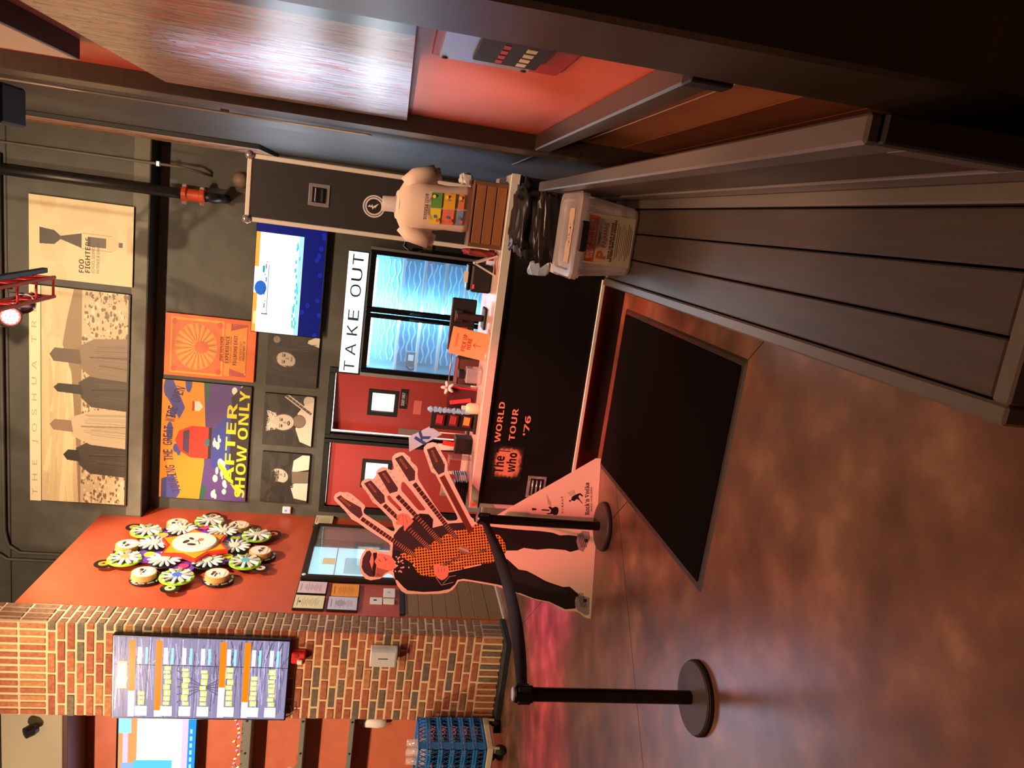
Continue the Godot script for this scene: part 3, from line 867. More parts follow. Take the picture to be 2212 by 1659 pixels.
func build_upper_wall_things() -> void:
	var g := RandomNumberGenerator.new()
	g.seed = 17
	# wide sepia desert poster
	var u := zrect(68, 1078, 285, 636, UPPER)
	var p := Pic.new(720, 300, col(214, 190, 150))
	p.r(0, 0, 1, 0.115, col(240, 226, 190))
	for k in 60: p.line(Vector2(g.randf() - 0.2, 0.14 + 0.32 * g.randf()), Vector2(g.randf() + 0.2, 0.14 + 0.34 * g.randf()), 0.02, col(206, 182, 142).lerp(col(236, 216, 172), g.randf()))
	p.poly([Vector2(0, 0.5), Vector2(0.3, 0.47), Vector2(0.5, 0.44), Vector2(0.62, 0.42), Vector2(0.75, 0.33), Vector2(0.86, 0.37), Vector2(1, 0.44), Vector2(1, 0.56), Vector2(0, 0.56)], col(150, 126, 98))
	p.r(0, 0.52, 1, 0.48, col(206, 184, 148))
	p.specks(520, 0.0, 0.53, 1.0, 0.46, col(120, 98, 76), 0.009, g); p.specks(320, 0.0, 0.55, 1.0, 0.44, col(230, 212, 178), 0.008, g)
	for s in [[0.14, 0.34, 0.33, 0.5, col(72, 62, 54)], [0.28, 0.2, 0.47, 0.42, col(206, 188, 156)], [0.46, 0.24, 0.64, 0.52, col(78, 66, 56)], [0.6, 0.2, 0.8, 0.5, col(140, 118, 96)]]:   # plain standing stones
		p.poly([Vector2(s[0], 1.0), Vector2(s[0] + 0.01, 0.62), Vector2(s[0] + 0.05, s[3]), Vector2(s[2] - 0.06, s[3] - 0.03), Vector2(s[2] - 0.015, 0.64), Vector2(s[2], 1.0)], s[4])
		p.poly([Vector2(s[0] + 0.065, s[3] + 0.02), Vector2(s[0] + 0.07, s[1] + 0.04), Vector2((s[0] + s[2]) * 0.5, s[1]), Vector2(s[2] - 0.07, s[1] + 0.05), Vector2(s[2] - 0.07, s[3])], s[4].darkened(0.25) if s[4].v < 0.6 else col(150, 124, 98))
		for k in 30:
			var fx := g.randf()
			p.line(Vector2(lerpf(s[0] + 0.03, s[2] - 0.03, fx), s[3] + 0.12 + 0.1 * g.randf()), Vector2(lerpf(s[0] + 0.015, s[2] - 0.015, fx), 1.0), 0.004, s[4].darkened(0.25 * g.randf()).lightened(0.12 * g.randf()))
		p.line(Vector2((s[0] + s[2]) * 0.5, s[3] + 0.1), Vector2((s[0] + s[2]) * 0.5 + 0.01, 1.0), 0.006, s[4].darkened(0.3))
	p.r(0, 0.985, 1, 0.015, col(60, 52, 46)); p.r(0, 0.115, 1, 0.008, col(60, 52, 46)); p.r(0.0, 0.115, 0.004, 0.9, col(60, 52, 46))
	var uo := canvas("desert_poster", "wide sepia desert print with spaced lettering along the top edge", u, 0.04, p.tex(), M.black)
	words(uo, "T  H  E     J  O  S  H  U  A     T  R  E  E", Vector3(0, u[2] * 0.443, 0.041), Basis.IDENTITY, 0.07, m(col(190, 170, 140), 0.6), u[1] * 0.94, false)
	# cream poster with a dark standing shape
	u = zrect(66, 596, 293, 447, UPPER)
	p = Pic.new(300, 380, col(226, 204, 162))
	for k in 26: p.oval(g.randf(), g.randf(), 0.16, 0.1, col(226, 204, 162).lerp(col(214, 188, 146), g.randf() * 0.6))
	p.poly([Vector2(0.42, 0.1), Vector2(0.62, 0.1), Vector2(0.6, 0.24), Vector2(0.54, 0.3), Vector2(0.6, 0.5), Vector2(0.42, 0.5), Vector2(0.5, 0.3), Vector2(0.43, 0.24)], col(70, 58, 50))
	for s in [-1, 1]: p.line(Vector2(0.51 + 0.095 * s, 0.5), Vector2(0.51 + 0.095 * s, 0.8), 0.008, col(180, 152, 116))
	p.r(0.45, 0.56, 0.12, 0.18, col(92, 78, 66)); p.oval(0.51, 0.8, 0.095, 0.07, col(214, 188, 146)); p.r(0.48, 0.86, 0.06, 0.04, col(90, 74, 60))
	uo = canvas("cream_poster", "cream print with heavy brown lettering and a dark upright shape", u, 0.04, p.tex(), M.black)
	var brown := m(col(62, 46, 38), 0.6)
	words(uo, "FOO", Vector3(-u[1] * 0.3, -u[2] * 0.0, 0.041), Basis.IDENTITY, 0.055, brown, 0.16)
	words(uo, "FIGHTERS", Vector3(-u[1] * 0.16, -u[2] * 0.06, 0.041), Basis.IDENTITY, 0.055, brown, 0.42)
	words(uo, "ECHOES, SILENCE,", Vector3(-u[1] * 0.2, -u[2] * 0.115, 0.041), Basis.IDENTITY, 0.035, brown, 0.33, false)
	words(uo, "PATIENCE & GRACE", Vector3(-u[1] * 0.19, -u[2] * 0.16, 0.041), Basis.IDENTITY, 0.03, brown, 0.35, false)
	# big orange and blue cartoon-like poster
	u = zrect(345, 1070, 546, 834, BACK)
	p = Pic.new(420, 340, col(246, 146, 34))
	p.specks(9, 0.0, 0.02, 1.0, 0.3, col(70, 74, 150), 0.07, g)
	p.poly([Vector2(0, 0.02), Vector2(0.16, 0.02), Vector2(0.2, 0.16), Vector2(0.05, 0.24), Vector2(0, 0.2)], col(70, 74, 150))
	p.poly([Vector2(0.68, 0.2), Vector2(0.9, 0.02), Vector2(1, 0.03), Vector2(1, 0.12), Vector2(0.78, 0.26)], col(70, 74, 150))
	p.poly([Vector2(0, 0.46), Vector2(0.3, 0.5), Vector2(0.6, 0.5), Vector2(1, 0.46), Vector2(1, 1), Vector2(0, 1)], col(88, 62, 130))
	p.poly([Vector2(0.3, 0.58), Vector2(0.6, 0.58), Vector2(0.78, 0.78), Vector2(0.55, 0.9), Vector2(0.2, 0.86)], col(52, 66, 156))
	p.poly([Vector2(0, 0.46), Vector2(0.14, 0.48), Vector2(0.1, 0.54), Vector2(0, 0.52)], col(40, 90, 78)); p.poly([Vector2(0.8, 0.5), Vector2(1, 0.46), Vector2(1, 0.54)], col(52, 96, 72))
	p.specks(16, 0.02, 0.62, 0.32, 0.16, col(232, 226, 216), 0.03, g); p.specks(9, 0.8, 0.8, 0.18, 0.14, col(232, 226, 216), 0.04, g); p.specks(8, 0.46, 0.6, 0.1, 0.08, col(232, 226, 216), 0.03, g)
	p.poly([Vector2(0.04, 0.93), Vector2(0.3, 0.66), Vector2(0.34, 0.68), Vector2(0.12, 0.95)], col(216, 196, 40))
	p.poly([Vector2(0.1, 1), Vector2(0.16, 0.8), Vector2(0.9, 0.78), Vector2(1, 0.9), Vector2(1, 1)], col(44, 34, 42))
	p.poly([Vector2(0.36, 0.56), Vector2(0.36, 0.34), Vector2(0.41, 0.22), Vector2(0.5, 0.16), Vector2(0.58, 0.2), Vector2(0.63, 0.34), Vector2(0.63, 0.56)], col(206, 52, 36))   # a plain bus
	p.poly([Vector2(0.39, 0.32), Vector2(0.42, 0.25), Vector2(0.58, 0.25), Vector2(0.6, 0.32)], col(76, 54, 90)); p.r(0.36, 0.54, 0.27, 0.035, col(40, 30, 40)); p.r(0.47, 0.5, 0.06, 0.05, col(60, 110, 120))
	p.poly([Vector2(0.76, 0.34), Vector2(0.84, 0.34), Vector2(0.84, 0.42), Vector2(0.8, 0.46), Vector2(0.76, 0.42)], col(236, 228, 208)); p.r(0.76, 0.34, 0.08, 0.025, col(190, 50, 40))
	uo = canvas("tour_poster", "orange and purple tour print with a red bus and yellow letters", u, 0.045, p.tex(), M.black)
	var navy := m(col(74, 50, 90), 0.6)
	var line_a := "TOURING THE GREAT WIDE OPEN"
	for k in line_a.length():
		if line_a[k] == " ": continue
		var s := (k - 13.0) / 13.5
		words(uo, line_a[k], Vector3(s * u[1] * 0.45, u[2] * (0.42 - 0.13 * s * s), 0.046), Basis(Vector3(0, 0, 1), -0.25 * s), 0.12, navy, 0.048)
	var yl := m(col(232, 206, 32), 0.5)
	words(uo, "AFTER", Vector3(0.0, -u[2] * 0.29, 0.046), Basis.IDENTITY, 0.125, yl, u[1] * 0.7)
	words(uo, "SHOW ONLY", Vector3(0.0, -u[2] * 0.425, 0.046), Basis.IDENTITY, 0.13, yl, u[1] * 0.92)
	# orange concert poster
	u = zrect(356, 807, 557, 694, BACK)
	p = Pic.new(260, 420, col(238, 112, 44))
	p.r(0.05, 0.06, 0.9, 0.58, col(246, 176, 30)); p.r(0.08, 0.075, 0.84, 0.55, col(232, 112, 56))
	p.oval(0.5, 0.34, 0.38, 0.38, col(226, 150, 60))
	for k in 40:
		var a := TAU * k / 40.0
		p.line(Vector2(0.5 + 0.1 * cos(a), 0.36 + 0.06 * sin(a)), Vector2(0.5 + 0.37 * cos(a), 0.34 + 0.228 * sin(a)), 0.016, col(216, 96, 40) if k % 2 else col(240, 180, 66))
	p.oval(0.5, 0.4, 0.1, 0.13, col(226, 104, 60))
	for s in [[0.12, 0.1], [0.88, 0.1], [0.12, 0.6], [0.88, 0.6]]: p.oval(s[0], s[1], 0.05, 0.05, col(222, 84, 60))
	p.r(0.07, 0.66, 0.86, 0.25, col(190, 76, 70)); p.poly([Vector2(0.12, 0.9), Vector2(0.2, 0.7), Vector2(0.5, 0.665), Vector2(0.8, 0.7), Vector2(0.9, 0.9)], col(234, 146, 50)); p.specks(40, 0.08, 0.67, 0.84, 0.23, col(240, 176, 66), 0.014, g)
	p.r(0.07, 0.66, 0.86, 0.06, col(238, 150, 60))
	uo = canvas("orange_concert_poster", "orange and yellow concert print with a round ray pattern", u, 0.045, p.tex(), m(col(230, 84, 40), 0.6))
	var dk := m(col(110, 40, 24), 0.6)
	words(uo, "JIMI HENDRIX", Vector3(0, -u[2] * 0.128, 0.046), Basis.IDENTITY, 0.05, dk, 0.34)
	words(uo, "EXPERIENCE", Vector3(0, -u[2] * 0.185, 0.046), Basis.IDENTITY, 0.045, dk, 0.36)
	words(uo, "JOSHUA LIGHT SHOW", Vector3(0, -u[2] * 0.225, 0.046), Basis.IDENTITY, 0.025, dk, 0.36, false)
	words(uo, "FILLMORE EAST", Vector3(0, -u[2] * 0.275, 0.046), Basis.IDENTITY, 0.045, dk, 0.4)
	words(uo, "ONE NIGHT ONLY", Vector3(0, -u[2] * 0.335, 0.046), Basis.IDENTITY, 0.03, dk, 0.26, false)
	words(uo, "FRIDAY MAY 10", Vector3(0, -u[2] * 0.37, 0.046), Basis.IDENTITY, 0.03, dk, 0.26)
	canvas("portrait_print", "black and white photo print of a dark haired musician in a pale jacket", zrect(562, 1080, 671, 980, BACK), 0.045, face_photo(0), M.black, "black and white musician prints")
	canvas("portrait_print", "black and white photo print of a blond singer with a guitar neck", zrect(567, 957, 681, 856, BACK), 0.045, face_photo(1), M.black, "black and white musician prints")
	canvas("portrait_print", "black and white photo print of a long haired musician", zrect(575, 829, 693, 725, BACK), 0.045, face_photo(2), M.black, "black and white musician prints")
	# pipes
	var big := thing("sprinkler_pipe", "thick black sprinkler pipe with an orange coupling on the upper wall", "pipe")
	var z := UPPER + 0.16
	var a := pz(-60, 357, z)
	var b := pz(395, 419, z)
	b.x = a.x * 0.5 + b.x * 0.5
	a.x = b.x
	part(big, "pipe", tube([Vector3(a.x, 7.2, z), b], 0.06, 16), M.black_metal)
	var cp := part(big, "coupling", lathe([Vector2(0.065, -0.26), Vector2(0.095, -0.25), Vector2(0.095, -0.2), Vector2(0.07, -0.19), Vector2(0.07, -0.06), Vector2(0.1, -0.05), Vector2(0.1, 0.0), Vector2(0.065, 0.01)], 18), m(col(206, 74, 36), 0.5), b)
	for s in [-1.0, 1.0]:
		part(cp, "bolt", lathe(disc(0.02, 0.05), 8), M.steel, Vector3(s * 0.1, -0.05, 0.03)); part(cp, "bolt", lathe(disc(0.02, 0.05), 8), M.steel, Vector3(s * 0.09, -0.25, 0.03))
	part(big, "elbow", tube([b + Vector3(0, -0.24, 0), b + Vector3(0, -0.34, -0.02), b + Vector3(0, -0.38, -0.1), b + Vector3(0, -0.38, BACK - z)], 0.058, 14), M.black_metal)
	var thin := thing("conduit", "thin grey conduit running down the upper wall beside the sprinkler pipe", "pipe")
	a = pz(-20, 300, UPPER + 0.05)
	b = pz(345, 357, UPPER + 0.05)
	b.x = (a.x + b.x) * 0.5
	part(thin, "tube", tube([Vector3(b.x, 7.2, UPPER + 0.04), Vector3(b.x, b.y, UPPER + 0.04), Vector3(b.x, b.y - 0.25, UPPER + 0.02), Vector3(b.x - 0.03, b.y - 0.42, BACK + 0.2), Vector3(b.x - 0.05, b.y - 0.5, BACK)], 0.016, 8), M.grey_light)
	part(thin, "clip", box(Vector3(0.06, 0.04, 0.05), 0.004), M.steel, Vector3(b.x, b.y + 0.02, UPPER + 0.035))
	var bent := thing("bent_conduit", "pair of grey conduits bending down behind the red wall", "pipe")
	for k in 2:
		var y := 6.22 + 0.15 * k
		var x := -4.95 - 0.1 * k
		part(bent, "tube", tube([Vector3(0.05, y, UPPER + 0.05), Vector3(x + 0.3, y, UPPER + 0.05), Vector3(x + 0.1, y - 0.04, UPPER + 0.05), Vector3(x, y - 0.18, UPPER + 0.05), Vector3(x, 4.9, UPPER + 0.05)], 0.022, 8), M.grey)
	var dome := pz(514, 388, BACK + 0.2)
	var cd := thing("wall_speaker", "round beige wall dome partly hidden behind the tall road case panel", "speaker", Vector3(dome.x, dome.y, BACK))
	part(cd, "dome", lathe([Vector2(0.1, 0.0), Vector2(0.1, 0.05), Vector2(0.07, 0.12), Vector2(0.0, 0.14)], 20, true), m(col(150, 130, 106), 0.5), Vector3.ZERO, Basis(Vector3.RIGHT, PI / 2))

# ================================================================ doors, cooler, screen
func build_back_wall_things() -> void:
	var d1 := structure_root("door_1", "closed red door with a small lit window")
	build_door(d1, -4.2, -3.24, 0.0)
	var d2 := structure_root("door_2", "red staff door standing ajar with bright light behind it")
	build_door(d2, -3.12, -2.24, -0.16)
	# drinks cooler with a light box sign on top
	var zf := -9.3
	var s := zrect(731, 803, 798, 546, zf)
	var l := pz(790, 806, zf).x
	var r := pz(800, 543, zf).x + 0.03
	var t := thing("drinks_cooler", "two door steel cooler with glowing pale blue interior behind the bar", "cooler", Vector3((l + r) * 0.5, 0, zf))
	var w := r - l
	var th: float = s[0].y - s[2] * 0.5 - 0.02
	part(t, "back_panel", box(Vector3(w, th, 0.05), 0.0), m(col(128, 164, 184), 0.35, 0.3), Vector3(0, th * 0.5, -0.62))
	for k in [-1.0, 1.0]: part(t, "side_panel", box(Vector3(0.05, th, 0.64), 0.004), M.steel, Vector3(k * (w - 0.05) * 0.5, th * 0.5, -0.32))
	part(t, "roof_panel", box(Vector3(w, 0.06, 0.64), 0.004), M.black_metal, Vector3(0, th - 0.03, -0.32))
	part(t, "base_grille", box(Vector3(w, 0.3, 0.64), 0.004), M.black_metal, Vector3(0, 0.15, -0.32))
	# ribbed, wavy liner
	var rib := start(true)
	var n := 20
	for k in n:
		var y := 0.45 + (th - 0.55) * k / n
		for half in 2:
			var path: Array = []
			for q in 21:
				var xx := -w * 0.5 + 0.09 + (w - 0.18) * (q + 21.0 * half) / 42.0
				path.append(Vector3(xx, y + 0.012 * sin(q * 0.9 + k * 2.1) + 0.008 * sin(q * 0.4 + k), -0.575))
			add_tube(rib, path, 0.013, 8, false)
	var liner := part(t, "ribbed_liner", done(rib), m(col(206, 226, 236), 0.3, 0.2))
	liner.set_meta("kind", "stuff")
	var cool := col(130, 208, 255)
	for side in [-1.0, 1.0]:
		var cx: float = side * w * 0.25
		var dr := part(t, "door", box(Vector3(0.07, th - 0.32, 0.05), 0.006), M.black_gloss, Vector3(cx - w * 0.25 + 0.045, th * 0.5 + 0.16, 0.0))
		part(dr, "stile", box(Vector3(0.06, th - 0.32, 0.05), 0.006), M.black_gloss, Vector3(w * 0.5 - 0.075, 0, 0))
		for k in [-1.0, 1.0]: part(dr, "rail", box(Vector3(w * 0.5 - 0.1, 0.075, 0.05), 0.006), M.black_gloss, Vector3(w * 0.25 - 0.04, k * (th - 0.39) * 0.5, 0))
		part(dr, "pane", box(Vector3(w * 0.5 - 0.12, th - 0.45, 0.006), 0.0), M.glass, Vector3(w * 0.25 - 0.04, 0, 0.0))
		part(dr, "handle", tube([Vector3(w * 0.5 - 0.075 if side < 0 else 0.0, 0.25, 0.05), Vector3(w * 0.5 - 0.075 if side < 0 else 0.0, -0.15, 0.05)], 0.012, 8), M.black_gloss)
		for k in 4:
			var sh := part(t, "shelf", box(Vector3(w * 0.5 - 0.12, 0.012, 0.46), 0.002), m(col(214, 226, 230), 0.3, 0.3), Vector3(cx, 0.68 + 0.272 * k, -0.31))
			part(sh, "price_strip", box(Vector3(w * 0.5 - 0.12, 0.035, 0.008), 0.002), m(col(226, 236, 240), 0.3), Vector3(0, 0, 0.234))
	for side in [-1.0, 1.0]:
		var led := part(t, "light_strip", box(Vector3(0.03, th - 0.5, 0.03), 0.004), glow(col(200, 238, 255), 6.0), Vector3(side * 0.045 + (0.0), th * 0.5 + 0.12, -0.05))
		lamp_area(t, led.position + Vector3(side * 0.02, 0, -0.02), Vector3(side * 0.75, 0, -0.65), Vector2(0.03, th - 0.5), cool, 3.6)
	var led2 := part(t, "light_strip", box(Vector3(w - 0.2, 0.03, 0.03), 0.004), glow(col(200, 238, 255), 4.0), Vector3(0, th - 0.085, -0.05))
	lamp_area(t, led2.position + Vector3(0, -0.02, -0.01), Vector3(0, -0.8, -0.6), Vector2(w - 0.2, 0.03), cool, 3.0)
	var bx := thing("lock_box", "grey box with a pale label and a black loop on a cooler shelf", "box", pz(892, 775, zf - 0.25))
	part(bx, "body", box(Vector3(0.2, 0.12, 0.1), 0.008), m(col(96, 104, 112), 0.4))
	part(bx, "label_card", box(Vector3(0.08, 0.07, 0.004), 0.0), M.white, Vector3(0.02, 0, 0.052))
	part(bx, "loop", tube([Vector3(-0.06, -0.05, 0.02), Vector3(-0.13, -0.06, 0.02), Vector3(-0.15, 0.0, 0.02), Vector3(-0.1, 0.05, 0.02)], 0.007, 8), M.rubber)
	bx.position.y = 0.68 + 0.272 * round((bx.position.y - 0.068 - 0.68) / 0.272) + 0.068
	for side in [-1.0, 1.0]: part(t, "edge_trim", box(Vector3(0.06, th, 0.03), 0.004), M.steel, Vector3(side * (w * 0.5 + 0.005), th * 0.5, 0.0))
	var sg := thing("light_box_sign", "long white light box sign reading TAKE OUT on top of the cooler", "sign", Vector3(s[0].x, s[0].y, zf))
	part(sg, "housing", box(Vector3(s[1], s[2], 0.14), 0.006), M.black_metal, Vector3(0, 0, -0.072))
	part(sg, "lit_face", box(Vector3(s[1] - 0.012, s[2] - 0.012, 0.012), 0.002), glow(col(244, 252, 255), 1.25), Vector3(0, 0, 0.004))
	lamp_area(sg, Vector3(0, 0, 0.02), Vector3(0, 0, 1), Vector2(s[1], s[2]), col(235, 248, 255), 1.2)
	var letters := "TAKE OUT"
	var teal := m(col(28, 62, 72), 0.5)
	var xs := [-0.44, -0.3, -0.14, -0.015, 0, 0.185, 0.315, 0.435]
	for k in letters.length():
		if letters[k] != " ": words(sg, letters[k], Vector3(xs[k] * s[1], 0, 0.0105), Basis.IDENTITY, s[2] * 0.52, teal, s[1] * (0.1 if letters[k] in "AOU" else 0.085), false)
	# large screen beside the prints
	var tvr := zrect(541, 716, 711, 500, BACK + 0.12)
	var tw := 1.72
	var tv := thing("wall_screen", "large wall screen with a white page and a dark blue lower part", "screen", Vector3(tvr[0].x - tvr[1] * 0.5 + tw * 0.5, tvr[0].y, BACK))
	part(tv, "bracket", box(Vector3(0.5, 0.4, 0.09), 0.004), M.black_metal, Vector3(0, 0, 0.045))
	part(tv, "housing", box(Vector3(tw, tvr[2], 0.05), 0.008), M.black_gloss, Vector3(0, 0, 0.1))
	var p := Pic.new(400, 240, col(14, 20, 86))
	p.r(0, 0, 0.76, 0.68, col(255, 255, 255))
	p.r(0, 0, 0.76, 0.06, col(255, 150, 60)); p.r(0.3, 0.0, 0.2, 0.06, col(235, 235, 255)); p.r(0.06, 0.02, 0.1, 0.04, col(255, 200, 120)); p.r(0, 0.62, 0.76, 0.06, col(150, 220, 255))
	p.oval(0.34, 0.1, 0.055, 0.05, col(30, 90, 170))
	for k in 9: p.r(0.14 + 0.05 * k, 0.15 + 0.01 * (k % 3), 0.035 if k % 2 else 0.008, 0.012, col(30, 60, 100))
	p.r(0.14, 0.2, 0.38, 0.008, col(60, 90, 130)); p.r(0.14, 0.13, 0.008, 0.09, col(30, 60, 100)); p.r(0.46, 0.12, 0.05, 0.03, col(20, 140, 150))
	for k in 24: p.r(0.02 + 0.72 * rng.randf(), 0.57 + 0.06 * rng.randf(), 0.03, 0.02, col(60, 180, 190))
	for k in 12: p.oval(rng.randf(), 0.7 + 0.28 * rng.randf(), 0.02, 0.02, col(24, 34, 120))
	for k in 6: p.oval(0.82 + 0.16 * rng.randf(), rng.randf(), 0.02, 0.02, col(22, 32, 112))
	part(tv, "display", sheet(tw - 0.02, tvr[2] - 0.03), print_mat(p.tex(), 0.3, 1.6), Vector3(0, 0.008, 0.1258))
	lamp_area(tv, Vector3(-tw * 0.12, 0.17, 0.14), Vector3(0, 0, 1), Vector2(tw * 0.74, 0.62), col(225, 238, 255), 2.2)
	var bt := thing("wall_controller", "small beige control box with a looped cable beside the cooler", "control box", pz(924, 535, BACK + 0.02))
	bt.position.z = BACK
	part(bt, "case", box(Vector3(0.13, 0.13, 0.05), 0.006), m(col(150, 120, 84), 0.5), Vector3(0, 0, 0.025))
	part(bt, "cable", tube([Vector3(-0.05, 0.06, 0.02), Vector3(-0.1, 0.2, 0.03), Vector3(-0.02, 0.32, 0.03), Vector3(0.08, 0.3, 0.02)], 0.008, 6), M.white)

func build_door(t: Node3D, x0: float, x1: float, turn: float) -> void:
	var h := 2.27
	var fr := 0.075
	for k in [[x0 - fr, x0, 0.0, h + fr], [x1, x1 + fr, 0.0, h + fr], [x0, x1, h, h + fr]]:
		block(t, "frame_side", Vector3(k[0], k[2], BACK - 0.1), Vector3(k[1], k[3], BACK + 0.035), M.black_metal, 0.006)
	var leaf := Transform3D(Basis(Vector3.UP, turn), Vector3(x1 - 0.01, 0, BACK - 0.05))
	var put := func(called: String, a: Vector3, b: Vector3, mat: Material, bevel: float) -> MeshInstance3D:
		return part(t, called, box((b - a).abs(), bevel), mat, leaf * ((a + b) * 0.5), leaf.basis)
	var w := x1 - x0 - 0.02
	var wx0 := -w * 0.66
	var wx1 := -w * 0.24
	var wy0 := 1.4
	var wy1 := 1.78
	for k in [[-w, wx0, 0.015, h - 0.01], [wx1, 0.0, 0.015, h - 0.01], [wx0, wx1, 0.015, wy0], [wx0, wx1, wy1, h - 0.01]]:
		put.call("door_panel", Vector3(k[0], k[2], -0.022), Vector3(k[1], k[3], 0.022), M.door_red, 0.0)
	var b := 0.035
	for k in [[wx0 - 0.02, wx0 + b, wy0 - 0.02, wy1 + 0.02], [wx1 - b, wx1 + 0.02, wy0 - 0.02, wy1 + 0.02], [wx0 + b, wx1 - b, wy1 - b, wy1 + 0.02], [wx0 + b, wx1 - b, wy0 - 0.02, wy0 + b]]:
		put.call("window_frame", Vector3(k[0], k[2], -0.03), Vector3(k[1], k[3], 0.032), M.black, 0.004)
	put.call("window_pane", Vector3(wx0 + b, wy0 + b, -0.004), Vector3(wx1 - b, wy1 - b, 0.004), M.glass, 0.0)
	put.call("kick_plate", Vector3(-w + 0.03, 0.03, 0.022), Vector3(-0.03, 0.3, 0.025), M.steel, 0.0)
	if turn != 0.0:
		var sn: MeshInstance3D = put.call("staff_sign", Vector3(wx0 + 0.12, wy0 - 0.15, 0.022), Vector3(wx1 + 0.06, wy0 - 0.04, 0.03), M.ink, 0.002)
		words(sn, "STAFF ONLY", Vector3(0, 0.012, 0.004), Basis.IDENTITY, 0.045, M.white, 0.2)
		words(sn, "EMPLOYEES", Vector3(0, -0.035, 0.004), Basis.IDENTITY, 0.018, m(col(200, 70, 60), 0.5), 0.14, false)
		put.call("closer_plate", Vector3(-w + 0.02, 0.95, 0.022), Vector3(-w + 0.1, 1.33, 0.03), m(col(170, 166, 156), 0.4, 0.5), 0.004)
		put.call("notice_card", Vector3(-w * 0.6, 1.05, 0.022), Vector3(-w * 0.35, 1.16, 0.027), m(col(236, 120, 120), 0.6), 0.002)

# ================================================================ the right side: panelled divider, shades, bench
func build_right_side() -> void:
	var xw := 0.45
	var w := structure_root("wall_right", "red and dark panelled divider wall along the right side")
	var zf := -3.62   # far post
	var zn := -1.66   # near post
	block(w, "core", Vector3(xw + 0.03, 0, zf), Vector3(xw + 0.12, 4.6, zn), M.black, 0.0)
	block(w, "red_panel", Vector3(xw, 1.0, zf), Vector3(xw + 0.03, 2.84, zn), M.red, 0.0)
	for k in 5:   # horizontal boards below the rail
		block(w, "board", Vector3(xw, 0.01 + 0.198 * k, zf), Vector3(xw + 0.03, 0.01 + 0.198 * (k + 1) - 0.003, zn), M.wood_red, 0.002)
	var rl := structure_root("trim_rail", "dark wood chair rail along the red divider wall")
	block(rl, "chair_rail", Vector3(0.376, 0.955, zf), Vector3(xw, 1.03, zn - 0.02), M.dark_wood, 0.006)
	block(rl, "rail_end", Vector3(0.372, 0.93, zn - 0.06), Vector3(xw, 1.034, zn), M.black, 0.004)
	sblock("trim_post_far", Vector3(0.372, 0, zf - 0.24), Vector3(xw + 0.04, 6.9, zf), M.dark_wood, "dark wood post at the far end of the red divider wall", 0.006)
	sblock("trim_post_near", Vector3(0.38, 0, -1.66), Vector3(0.95, 6.9, -1.37), M.dark_wood, "wide dark wood post at the near end of the red divider wall", 0.01)
	var hd := structure_root("trim_header", "pale boxed header above the red divider wall")
	block(hd, "header", Vector3(0.38, 2.84, -3.04), Vector3(xw, 4.6, zn), m(col(206, 190, 172), 0.5), 0.004)
	block(hd, "dark_underside", Vector3(0.382, 2.832, -3.038), Vector3(xw, 2.84, zn), m(col(70, 44, 44), 0.5), 0.001)  # thin darker sheet along the underside of the header
	block(w, "upper_red_panel", Vector3(xw, 2.84, zf), Vector3(xw + 0.03, 4.6, zn), M.red, 0.0)
	block(w, "upper_core", Vector3(xw + 0.1, 4.6, zf), Vector3(xw + 0.2, 7.2, zn), M.black, 0.0)
	# beyond the post
	sblock("wall_right_back", Vector3(0.5, 0, BACK - 0.15), Vector3(0.62, 7.2, zf - 0.24), M.grey, "dark grey side wall behind the roller shades")
	# mural
	var a := px(360, 160, xw)
	var b := px(893, 50, xw)
	var mz0 := a.z
	var mz1 := -1.72
	var my0 := 1.648
	var my1 := 2.7
	var mu := thing("mural_canvas", "large abstract red and white painted canvas on the red divider wall", "painting", Vector3(xw, (my0 + my1) * 0.5, (mz0 + mz1) * 0.5))
	mu.basis = ON_RIGHT
	mu.position.x -= 0.003
	var mw := mz1 - mz0
	var mh := my1 - my0
	part(mu, "stretcher", box(Vector3(mw, mh, 0.03), 0.004), M.black, Vector3(0, 0, 0.015))
	var p := Pic.new(620, 400, col(172, 150, 140))
	var g := RandomNumberGenerator.new()
	g.seed = 23
	for k in 2600:
		var x := g.randf()
		var y := g.randf() * 1.05 - 0.1
		var warmth := clampf(1.0 - absf(y - 0.45) * 2.6, 0.0, 1.0)
		var c: Color = [col(186, 166, 156), col(170, 150, 140), col(156, 134, 118), col(126, 106, 92), col(196, 180, 174)][g.randi() % 5]
		if g.randf() < 0.3 * warmth + 0.1: c = [col(196, 104, 92), col(176, 80, 72), col(206, 140, 126)][g.randi() % 3]
		p.line(Vector2(x, y), Vector2(x + g.randf_range(-0.012, 0.012), y + g.randf_range(0.03, 0.16)), g.randf_range(0.002, 0.008), c)
	p.specks(90, 0.02, 0.42, 0.09, 0.3, col(120, 116, 74), 0.006, g); p.specks(70, 0.3, 0.02, 0.4, 0.3, col(120, 100, 86), 0.006, g)
	p.poly([Vector2(0.93, 0), Vector2(1, 0), Vector2(1, 1), Vector2(0.9, 1), Vector2(0.905, 0.5)], col(8, 8, 10))
	var pm := print_mat(p.tex(), 0.3)
	part(mu, "print", sheet(mw, mh), pm, Vector3(0, 0, 0.0308))
	# memorabilia frame
	var f := px(968, 110, xw)
	var f2 := px(1170, 152, xw)
	var me := thing("plaque_frame", "brushed steel plaque with a dark inset card on the red divider wall", "plaque", Vector3(xw, (f.y + f2.y) * 0.5, -1.93))
	me.basis = ON_RIGHT
	part(me, "backing", box(Vector3(0.52, 0.36, 0.012), 0.003), m(col(150, 36, 36), 0.4), Vector3(0, 0, 0.006))
	part(me, "steel_plate", box(Vector3(0.46, 0.25, 0.01), 0.002), m(col(200, 206, 214), 0.28, 0.8), Vector3(0.0, 0.035, 0.016))
